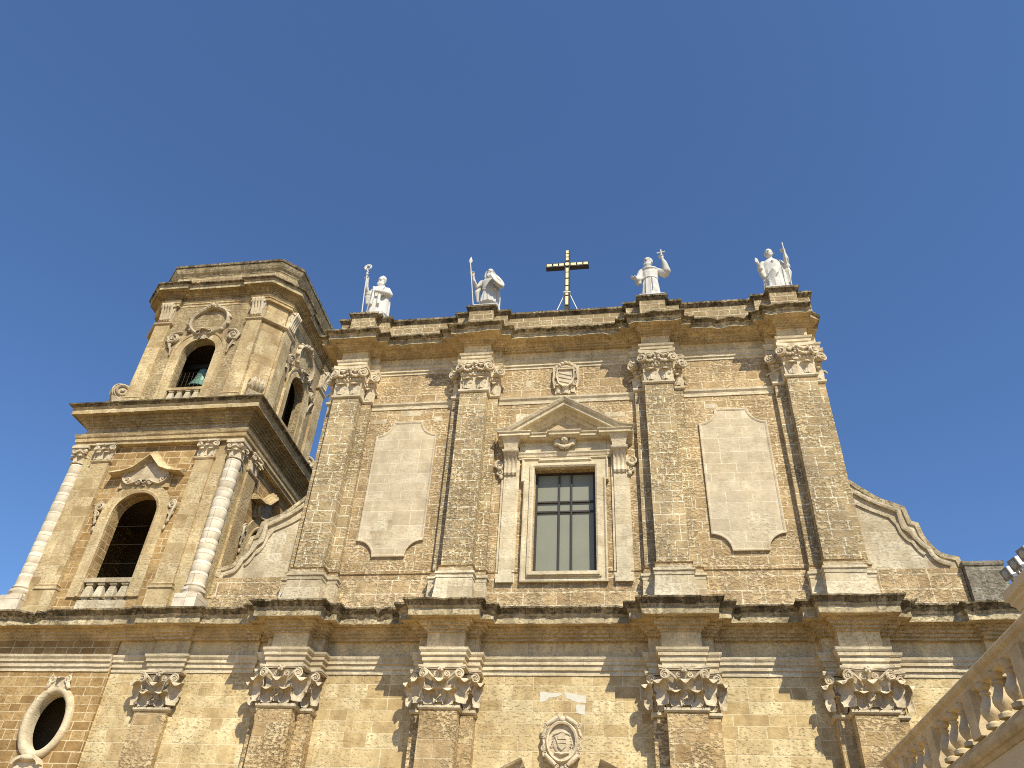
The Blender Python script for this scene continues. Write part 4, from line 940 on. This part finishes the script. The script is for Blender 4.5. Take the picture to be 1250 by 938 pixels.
# corner scrolls on the first cornice
for k in range(3):
    a = -pi / 4 + (k - 1) * pi / 2
    b = MB(); d = Vector((cos(a), sin(a), 0)); t = Vector((-d.y, d.x, 0))
    for s2 in (-1, 1): b.spiral(tuple(d * 4.6 + t * s2 * .26 + Vector((0, 0, 22.15))), .42, 1.7, s2, -pi / 2, tuple(t * s2), .2, .1)
    seg = 16; rings = []
    for i in range(seg):
        q = 2 * pi * i / seg; rings.append((4.6 + cos(q) * .38, 22.15 + sin(q) * .38))
    vs = [tuple(d * r + t * s2 * (.25 + .03 * cos(0)) + Vector((0, 0, z))) for s2 in (-1, 1) for r, z in rings]
    b.add(vs, [[i, (i + 1) % seg, seg + (i + 1) % seg, seg + i] for i in range(seg)])
    for s2 in (-1, 0, 1): b.tube([d * (4.6 + cos(q) * .4) + t * s2 * .17 + Vector((0, 0, 22.15 + sin(q) * .4)) for q in [i * 2 * pi / 16 for i in range(17)]], .05, 5)
    vs = [tuple(d * r + t * s2 * .36 + Vector((0, 0, z))) for s2 in (-1, 1) for r, z in ((3.9, 20.85), (5.05, 20.85), (5.05, 21.3), (4.85, 21.42), (4.95, 21.72), (3.9, 21.9))]
    b.add(vs, [[0, 1, 2, 3, 4, 5][::-1], [6, 7, 8, 9, 10, 11]] + [[i, (i + 1) % 6, 6 + (i + 1) % 6, 6 + i] for i in range(6)])
    b.build('corner_scroll', 'ornament', tower, .005, smooth=45)
# wire netting in the belfry opening
b = MB()
for i in range(9): x = -.8 + .2 * i; b.tube([(x, -H2 + .46, 22.0), (x, -H2 + .46, 23.4)], .008, 4)
for z in (22.3, 22.6, 22.9, 23.2, 23.4): b.tube([(-.82, -H2 + .46, z), (.82, -H2 + .46, z)], .008, 4)
b.build('netting', 'iron', tower)

# bell
bell = thing('bell', 'green bronze bell hanging inside the upper arch of the tower', 'bell', (-17.3, TC.y - 2.2, 22.9))
MB().lathe(0, 0, [(.0, 1.22), (.22, 1.2), (.30, 1.12), (.34, .9), (.38, .6), (.46, .32), (.58, .1), (.64, .0), (.6, -.02), (.5, .12), (.3, .8), (0, 1.1)], 28).build('bell_body', 'bronze', bell, smooth=40)
MB().box(-1.2, 1.2, -.1, .1, 1.32, 1.56).build('yoke', 'iron', bell)
MB().tube([(0, 0, 1.1), (0, 0, .1)], [.03, .05], 8).ball((0, 0, .06), .1).build('clapper', 'iron', bell)

# ------------------------------------------------------------------ roof cross
cross = thing('roof_cross', 'tall dark metal cross with pale inset panels on the roof parapet', 'cross', (.02, -.05, 24.96))
b = MB().box(-.115, .115, -.06, .14, 0, 3.74); b.box(-.97, -.116, -.055, .17, 2.68, 2.92); b.box(.116, .97, -.055, .17, 2.68, 2.92)
for x in (-.09, .09): b.box(x - .022, x + .022, -.09, -.055, 0, 3.74)
for z in (2.705, 2.895): b.box(-.97, .97, -.085, -.056, z - .025, z + .025)
b.build('frame', 'iron', cross)
zs = [(.30, .80), (.88, 1.0), (1.14, 1.40), (1.48, 1.86), (1.94, 2.26), (2.32, 2.56), (3.06, 3.24), (3.30, 3.46), (3.52, 3.70)]
for z0, z1 in zs: MB().box(-.062, .062, -.10, -.06, z0, z1).build('panel', 'brass', cross)
for x0, x1 in ((-.93, -.7), (-.63, -.42), (-.36, -.16), (.16, .4), (.46, .68), (.74, .93)): MB().box(x0, x1, -.10, -.06, 2.73, 2.87).build('panel', 'brass', cross)
b = MB().lathe(0, 0, [(.0, -.03), (.1, -.03), (.1, .03), (0, .03)], 20); 
o = b.build('centre_boss', 'brass', cross); o.rotation_euler = (pi / 2, 0, 0); o.location = (0, -.09, 2.8)
MB().box(-.15, .15, -.11, .2, 1.03, 1.07).build('collar', 'white', cross)
for sx in (-1, 1): MB().tube([(sx * .15, .05, .95), (sx * .47, .05, .02)], .02, 6).build('brace', 'white', cross)

# ------------------------------------------------------------------ statues
def ringpts(cx, cy, rx, ry, z, n=40, fold=0, nf=9, ph=0, tilt=0):
    o = []
    for k in range(n):
        a = 2 * pi * k / n; f = 1 + fold * sin(nf * a + ph) + fold * .5 * sin((nf * 2 + 1) * a + ph * 2)
        o.append((cx + cos(a) * rx * f, cy + sin(a) * ry * f, z + tilt * cos(a)))
    return o
def robe(b, prof, fold=.06, nf=9):
    n = len(prof); b.loft([ringpts(x, y, rx, ry, z, 44, fold * f, nf, i * .12) for i, (x, y, rx, ry, z, f) in enumerate(prof)])
def head(b, c, s=1.0, turn=0, tilt=0, beard=True, hair='short'):
    R = Matrix.Rotation(turn, 3, 'Z') @ Matrix.Rotation(tilt, 3, 'X'); c = Vector(c)
    def at(x, y, z): return c + R @ Vector((x * s, y * s, z * s))
    b.ball(at(0, .0, .05), (.125 * s, .15 * s, .16 * s), 18, 12, rot=R); b.ball(at(0, -.05, -.06), (.10 * s, .10 * s, .12 * s), 14, 10, rot=R)
    b.tube([at(0, -.135, .07), at(0, -.175, .0), at(0, -.15, -.015)], [.02 * s, .03 * s, .03 * s], 8)
    for sx in (-1, 1):
        b.tube([at(sx * .015, -.14, .075), at(sx * .06, -.14, .085), at(sx * .1, -.10, .07)], .014 * s, 6)
        b.ball(at(sx * .05, -.128, .04), .018 * s, 6, 5); b.ball(at(sx * .125, .01, .02), (.02 * s, .035 * s, .05 * s), 8, 6, rot=R); b.ball(at(sx * .06, -.11, -.02), .035 * s, 8, 6)
    b.ball(at(0, -.14, -.065), (.045 * s, .025 * s, .012 * s), 8, 5, rot=R)
    if beard:
        for k in range(7):
            x = (-3 + k) * .026; b.tube([at(x, -.125 + abs(x) * .4, -.07), at(x * 1.1, -.15 + abs(x) * .4, -.17), at(x * .7, -.14, -.29 + abs(x) * .7)], [.042 * s, .046 * s, .02 * s], 6)
    if hair == 'long':
        for sx in (-1, 1): b.tube([at(sx * .1, .03, .12), at(sx * .145, .05, .0), at(sx * .15, .04, -.14), at(sx * .12, .03, -.22)], [.05 * s, .055 * s, .05 * s, .03 * s], 8)
        b.ball(at(0, .08, -.04), (.13 * s, .09 * s, .2 * s), 12, 8, rot=R)
    if hair == 'short':
        b.ball(at(0, .045, .085), (.138 * s, .135 * s, .14 * s), 16, 10, rot=R)
    b.tube([at(0, .02, -.05), at(0, .04, -.24)], [.08 * s, .095 * s], 12)
def hand(b, wrist, d, palm_n, s=1.0, curl=.5):
    """palm, four unequal fingers bent at the knuckles, thumb from the side of the palm"""
    w_ = Vector(wrist); d = Vector(d).normalized(); n_ = Vector(palm_n); n_ = (n_ - d * n_.dot(d)).normalized(); t = d.cross(n_)
    pc = w_ + d * .075 * s; b.tube([w_ - d * .03, w_ + d * .03 * s, w_ + d * .12 * s], [.042 * s, .05 * s, .048 * s], 8)
    for k, L in enumerate((.095, .11, .105, .08)):
        base = w_ + d * .11 * s + t * (-.045 + .03 * k) * s; p1 = base + (d * cos(curl * .7) + n_ * sin(curl * .7)) * L * .5 * s; p2 = p1 + (d * cos(curl * 1.8) + n_ * sin(curl * 1.8)) * L * .5 * s
        b.tube([base - d * .04 * s, base, p1, p2], [.02 * s, .018 * s, .017 * s, .013 * s], 6)
    tb = w_ + d * .04 * s - t * .045 * s; b.tube([tb, tb - t * .04 * s + d * .04 * s, tb - t * .045 * s + d * .09 * s + n_ * .03 * s * (1 + curl)], [.024 * s, .021 * s, .015 * s], 6)
def arm(b, pts, rad): b.tube(pts, rad, 12); [b.ball(p, r * .98, 10, 7) for p, r in zip(pts, rad)]
def finish(b, root):
    o = b.build('figure', 'marble', root)
    md = o.modifiers.new('remesh', 'REMESH'); md.mode = 'VOXEL'; md.voxel_size = .017; md.use_smooth_shade = True
    sm = o.modifiers.new('smooth', 'SMOOTH'); sm.factor = .4; sm.iterations = 2
    return o
SG = 'marble statues on the roof parapet'
S = 1.24     # the figures are over life size
def base_of(root): MB().box(-.42, .42, -.36, .36, 0, .12, .2).build('base', 'marble', root, .004)
def scaled(root): root.scale = (S, S, S)
# bishop with crosier
st = thing('statue', 'white statue of a mitred bishop holding a tall crosier', 'statue', (-8.62, -.18, 24.96), SG); scaled(st); base_of(st)
b = MB()
robe(b, [(0, 0, .36, .30, .1, 1), (0, 0, .33, .28, .4, 1), (.02, 0, .29, .25, .8, .9), (.02, 0, .27, .22, 1.1, .5), (.02, 0, .30, .23, 1.35, .3), (0, .0, .30, .2, 1.55, .15), (0, .02, .14, .13, 1.68, 0)])
robe(b, [(.03, .08, .43, .26, .25, 1.2), (.03, .07, .42, .27, .8, 1), (.03, .05, .38, .26, 1.2, .6), (.02, .04, .34, .23, 1.5, .3), (0, .03, .17, .15, 1.66, 0)], .05, 7)     # cope
b.tube([(-.2, -.16, 1.55), (-.12, -.26, 1.3), (-.1, -.3, .9), (-.12, -.32, .5)], [.05, .06, .06, .06], 8); b.tube([(.2, -.16, 1.55), (.14, -.26, 1.3), (.14, -.3, .9), (.16, -.32, .5)], [.05, .06, .06, .06], 8)
head(b, (.02, -.05, 1.87), 1.12, .15, .1)
b.loft([[(.02 + cos(a) * .145 * k, -.03 + sin(a) * q, z) for a in [2 * pi * i / 20 for i in range(20)]] for k, q, z in ((1.0, .16, 1.93), (1.12, .15, 2.02), (1.1, .11, 2.1), (.62, .06, 2.19), (.1, .02, 2.25))])
arm(b, [(-.26, .02, 1.5), (-.40, -.08, 1.25), (-.46, -.24, 1.5), (-.45, -.3, 1.75)], [.12, .11, .075, .05]); hand(b, (-.45, -.3, 1.76), (0, -.1, 1), (-.2, -1, 0), 1.1, 1.3)
b.tube([(-.34, 0, 1.4), (-.42, -.06, 1.1), (-.40, -.02, .8)], [.1, .1, .04], 8)
arm(b, [(.28, .02, 1.5), (.42, -.06, 1.2), (.28, -.30, 1.1), (.10, -.36, 1.12)], [.12, .13, .10, .06]); hand(b, (.12, -.36, 1.12), (-1, -.1, .1), (0, 1, .3), 1.1, .6)
finish(b, st)
b = MB().tube([(-.36, -.34, .02), (-.44, -.37, 1.2), (-.48, -.38, 2.02)], .022, 8); b.ball((-.48, -.38, 2.05), (.05, .05, .07)); b.ball((-.482, -.38, 2.17), (.045, .045, .05))
b.tube([(-.485 + cos(a) * r - .0, -.38, 2.40 + sin(a) * r) for a, r in [(-pi / 2 - .35 - i * 1.75 * 2 * pi / 30, .15 - .09 * i / 30) for i in range(31)]], [.032 - .012 * i / 30 for i in range(31)], 7); b.tube([(-.482, -.38, 2.18), (-.5, -.38, 2.27)], .028, 7)
b.build('crosier', 'marble', st, smooth=60)
# soldier with spear and shield
st = thing('statue', 'white statue of a helmeted soldier with spear and oval shield', 'statue', (-3.46, -.22, 24.96), SG); scaled(st); base_of(st)
b = MB()
for sx in (-1, 1): arm(b, [(sx * .12, 0, .8), (sx * .14, -.04, .45), (sx * .14, -.02, .16)], [.13, .10, .075]); b.ball((sx * .15, -.1, .16), (.07, .15, .06))
robe(b, [(0, 0, .30, .25, .42, 1.3), (0, 0, .28, .23, .7, 1), (0, 0, .24, .19, .98, .4), (0, 0, .26, .2, 1.2, .15), (0, .0, .31, .21, 1.48, .05), (0, .01, .26, .17, 1.6, 0), (0, .02, .12, .12, 1.7, 0)], .07, 12)
robe(b, [(.02, .2, .36, .1, .2, 1.3), (.02, .2, .36, .1, .8, 1), (0, .16, .34, .1, 1.4, .5), (0, .1, .2, .1, 1.66, 0)], .08, 6)          # cloak
b.tube([(-.25, -.1, 1.05), (0, -.22, 1.0), (.25, -.1, 1.08), (.2, .15, 1.06), (-.2, .15, 1.04), (-.25, -.1, 1.05)], .03, 6); b.tube([(.26, -.1, 1.45), (0, -.24, 1.2), (-.24, -.14, 1.02)], .03, 6)
head(b, (0, -.06, 1.87), 1.1, .25, .12, True, 'long')
b.ball((0, .0, 1.95), (.15, .175, .15), 16, 10); b.tube([(.0, -.17, 1.97), (0, -.06, 2.12), (0, .1, 2.1), (0, .2, 1.95)], .03, 7); b.tube([(-.15, -.06, 1.96), (0, -.18, 1.98), (.15, -.06, 1.96)], .025, 6)
arm(b, [(-.30, .0, 1.5), (-.46, -.06, 1.24), (-.55, -.22, 1.42), (-.58, -.3, 1.6)], [.115, .085, .065, .045]); hand(b, (-.58, -.3, 1.6), (-.05, -.1, 1), (0, -1, 0), 1.1, 1.3)
b.tube([(-.36, .06, 1.35), (-.46, .02, 1.05), (-.4, .08, .6)], [.08, .1, .04], 8)
arm(b, [(.30, .0, 1.5), (.44, -.02, 1.24), (.30, -.22, 1.18)], [.115, .09, .07]); hand(b, (.30, -.24, 1.18), (-.3, -1, 0), (0, 0, -1), 1.0, 1.2)
finish(b, st)
b = MB().tube([(-.44, -.36, .02), (-.60, -.38, 1.3), (-.71, -.4, 2.2)], .02, 8); b.loft([[(-.71 + r * cos(a), -.4 + .3 * r * sin(a), z) for a in [2 * pi * i / 10 for i in range(10)]] for r, z in ((.025, 2.18), (.075, 2.28), (.05, 2.38), (.004, 2.52))]); b.build('spear', 'marble', st, smooth=50)
b = MB().lathe(0, 0, [(.0, .09), (.09, .09), (.11, .06), (.18, .045), (.25, .02), (.27, .035), (.29, .02), (.29, -.02), (0, .0)], 28, sy=1.3)
o = b.build('shield', 'marble', st, smooth=40); zx = Vector((.68, -.64, .36)).normalized(); yx = Vector((.46, 0, -.86)); yx = (yx - zx * yx.dot(zx)).normalized(); o.rotation_euler = Matrix((yx.cross(zx), yx, zx)).transposed().to_euler(); o.location = (.33, -.34, 1.30)
# friar raising a cross
st = thing('statue', 'white statue of a bearded friar raising a small cross', 'statue', (3.66, -.22, 24.96), SG); scaled(st); base_of(st)
b = MB()
robe(b, [(0, 0, .34, .28, .1, 1), (0, 0, .31, .26, .45, 1), (0, 0, .28, .23, .8, .9), (.0, 0, .25, .2, 1.08, .5), (0, 0, .27, .2, 1.14, .4), (0, 0, .29, .21, 1.38, .3), (0, .0, .28, .19, 1.55, .1), (0, .02, .14, .13, 1.68, 0)], .07, 11)
b.tube([(cos(a) * .26, sin(a) * .21, 1.09) for a in [2 * pi * i / 20 for i in range(21)]], .025, 6); b.tube([(.05, -.23, 1.08), (.07, -.29, .7), (.07, -.31, .4)], .022, 6)
b.tube([(cos(a) * .24, .03 + sin(a) * .2 - .02, 1.6 - .06 * sin(a) * -1) for a in [2 * pi * i / 20 for i in range(21)]], [.06] * 21, 8)
head(b, (-.03, -.07, 1.89), 1.15, -.35, .05)
arm(b, [(.28, .02, 1.52), (.52, -.06, 1.32), (.58, -.12, 1.38), (.52, -.22, 1.70), (.46, -.26, 1.86)], [.13, .16, .15, .09, .045]); hand(b, (.46, -.26, 1.85), (-.1, -.1, 1), (-.4, -1, 0), 1.1, 1.2)
arm(b, [(-.28, .02, 1.52), (-.38, -.02, 1.2), (-.44, -.16, 1.0), (-.48, -.26, .93)], [.13, .13, .12, .06]); hand(b, (-.48, -.26, .93), (-.8, -.5, -.05), (0, 0, 1), 1.15, .25)
b.tube([(-.4, -.06, 1.1), (-.42, -.1, .9), (-.38, -.1, .8)], [.1, .11, .07], 8)
finish(b, st)
b = MB().tube([(.445, -.3, 1.9), (.43, -.31, 2.28)], .026, 7); b.tube([(.29, -.31, 2.11), (.58, -.31, 2.17)], .026, 7); b.build('hand_cross', 'marble', st, smooth=50)
# pilgrim with staff
st = thing('statue', 'white statue of a bald pilgrim with a staff and an open raised hand', 'statue', (8.82, -.22, 24.96), SG); scaled(st); base_of(st)
b = MB()
robe(b, [(0, 0, .34, .28, .1, 1), (0, 0, .32, .26, .5, 1), (0, 0, .29, .23, .9, .9), (.0, 0, .27, .21, 1.15, .5), (0, 0, .29, .21, 1.38, .3), (0, .0, .29, .19, 1.55, .1), (0, .02, .14, .13, 1.68, 0)], .06, 10)
robe(b, [(.05, .1, .44, .22, .3, 1.2), (.04, .08, .42, .25, .8, 1), (.02, .05, .37, .25, 1.2, .6), (0, .03, .35, .23, 1.45, .3), (0, .02, .2, .16, 1.64, 0)], .06, 6)
for k in range(4): b.tube([(-.34 + .05 * k, -.1 - .03 * k, .72 - .1 * k), (-.05 + .03 * k, -.3, .95 - .06 * k), (.2, -.24, 1.3 - .05 * k)], [.03, .05, .03], 7)
b.tube([(0, -.235, 1.36), (0, -.255, 1.5)], .018, 5); b.tube([(-.06, -.245, 1.44), (.06, -.245, 1.44)], .018, 5)
head(b, (-.04, -.08, 1.89), 1.12, -.2, -.05, False, 'bald')
arm(b, [(.28, .02, 1.52), (.48, -.02, 1.3), (.46, -.22, 1.5), (.42, -.32, 1.68)], [.13, .13, .09, .05]); hand(b, (.42, -.32, 1.68), (-.1, 0, 1), (-.2, -1, 0), 1.1, 1.3)
b.tube([(.42, .04, 1.4), (.5, .02, 1.05), (.46, .08, .6)], [.1, .12, .06], 8)
arm(b, [(-.28, .02, 1.52), (-.40, -.02, 1.22), (-.46, -.22, 1.1), (-.52, -.34, 1.2)], [.12, .115, .09, .05]); hand(b, (-.52, -.34, 1.2), (-.25, -.2, 1), (.6, -1, 0), 1.15, .15)
b.tube([(-.38, -.04, 1.15), (-.4, -.08, .95), (-.34, -.06, .8)], [.1, .1, .06], 8)
finish(b, st)
MB().tube([(.40, -.38, .02), (.42, -.38, 1.2), (.405, -.38, 2.12)], .021, 8).build('staff', 'marble', st, smooth=60)

# ------------------------------------------------------------------ palace on the right with its terrace
PX, PY = 7.8, -4.3
palace = thing('palace', 'cream plastered palace wing with a balustraded terrace right of the church', 'building', (PX, PY, 0))
def P(x, y): return (x - PX, y - PY)
b = MB().box(.14, 14, -24, 0.0, 0, 4.9); b.build('terrace_wall', 'plaster', palace)
b = MB().sweep([(14, .0), (.14, .0), (.14, -24)][::-1] if False else [(.14, -24), (.14, 0), (14, 0)][::-1], [(-.4, 4.9), (.02, 4.9), (.06, 4.96), (.10, 4.98), (.14, 5.04), (.14, 5.12), (-.4, 5.14)], step=.6); b.build('terrace_cornice', 'psmooth', palace, .002)
MB().box(.5, 13.9, -23.9, -.4, 4.95, 5.08).build('terrace_floor', 'paving', palace)
b = MB().box(3.95, 14, -24, -.35, 5.1, 9.82); b.build('upper_wall', 'plaster', palace)
b = MB().sweep([(14, -.35), (3.95, -.35), (3.95, -24)], [(-.4, 9.6), (.02, 9.6), (.05, 9.72), (.12, 9.78), (.12, 9.86), (.2, 9.92), (.2, 10.14), (-.4, 10.2)], step=1.0); b.build('eaves_cornice', 'plaster', palace, .002)
b = MB()
bal = MB().sweep([(14, -.02), (.1, -.02), (.1, -24)], [(-.22, 5.12), (.02, 5.12), (.02, 5.22), (-.02, 5.26), (-.22, 5.26)], step=.8).build('balustrade', 'psmooth', palace, .002)
b = MB().sweep([(14, -.02), (.1, -.02), (.1, -24)], [(-.17, 5.94), (.02, 5.94), (.05, 5.99), (.05, 6.05), (.10, 6.10), (.12, 6.17), (.10, 6.2), (-.2, 6.21), (-.21, 6.05)], step=.4); b.build('handrail', 'psmooth', bal, .003)
BP = [(.125, 5.26), (.125, 5.32), (.09, 5.335), (.075, 5.36), (.095, 5.39), (.13, 5.45), (.145, 5.51), (.13, 5.58), (.088, 5.66), (.062, 5.73), (.058, 5.77), (.082, 5.78), (.082, 5.81), (.06, 5.82), (.072, 5.85), (.105, 5.88), (.11, 5.945)]
first = None
def post(y):
    return MB().box(.02, .24, y - .2, y + .2, 5.25, 5.945)
ys = [PY - y for y in ()]
for k in range(9):
    yp = -3.65 - 2.3 * (k - 1) - 0.0
    if k == 0: yp = -.24
    post(yp).build('pier', 'psmooth', bal, .002)
    if k == 0: spots = [-.85, -1.0 + -.28]
    else: spots = []
for k in range(-1, 8):
    yp = -3.65 - 2.3 * k
    for j in (1, 2, 3):
        y = yp - .575 * j
        if y > -.5: continue
        if first is None:
            first = MB().lathe(0, 0, BP, 18).build('baluster', 'psmooth', bal, smooth=40); first.location = (.12, y, 0)
        else: dup(first, bal, (.12, y, 0))
post(-1.35).build('pier', 'psmooth', bal, .002)

# floodlights along the palace eaves
for y, lab in ((-5.15, 'white box floodlight nearest the church, lowest of the three on the palace eaves'), (-5.72, 'white box floodlight between two others on the palace eaves'), (-6.3, 'white box floodlight farthest from the church on the palace eaves, cut by the frame')):
    fl = thing('floodlight', lab, 'floodlight', (11.72, y, 10.2), 'floodlights along the palace eaves'); fl.rotation_euler = (0, radians(-20), radians(12))
    b = MB().box(-.18, .3, -.15, .15, .08, .36); b.build('housing', 'white', fl)
    b = MB().box(-.21, -.181, -.15, .15, .08, .36); b.build('bezel', 'grey', fl)
    o = MB().lathe(0, 0, [(.0, .02), (.08, .02), (.1, .0), (.1, -.03), (0, -.03)], 20).build('lens', 'lens', fl, smooth=40); o.rotation_euler = (0, -pi / 2, 0); o.location = (-.215, 0, .22)
    MB().box(-.03, .03, -.17, -.151, 0, .25).box(-.03, .03, .151, .17, 0, .25).box(-.03, .03, -.17, .17, -.03, .02).build('bracket', 'grey', fl)
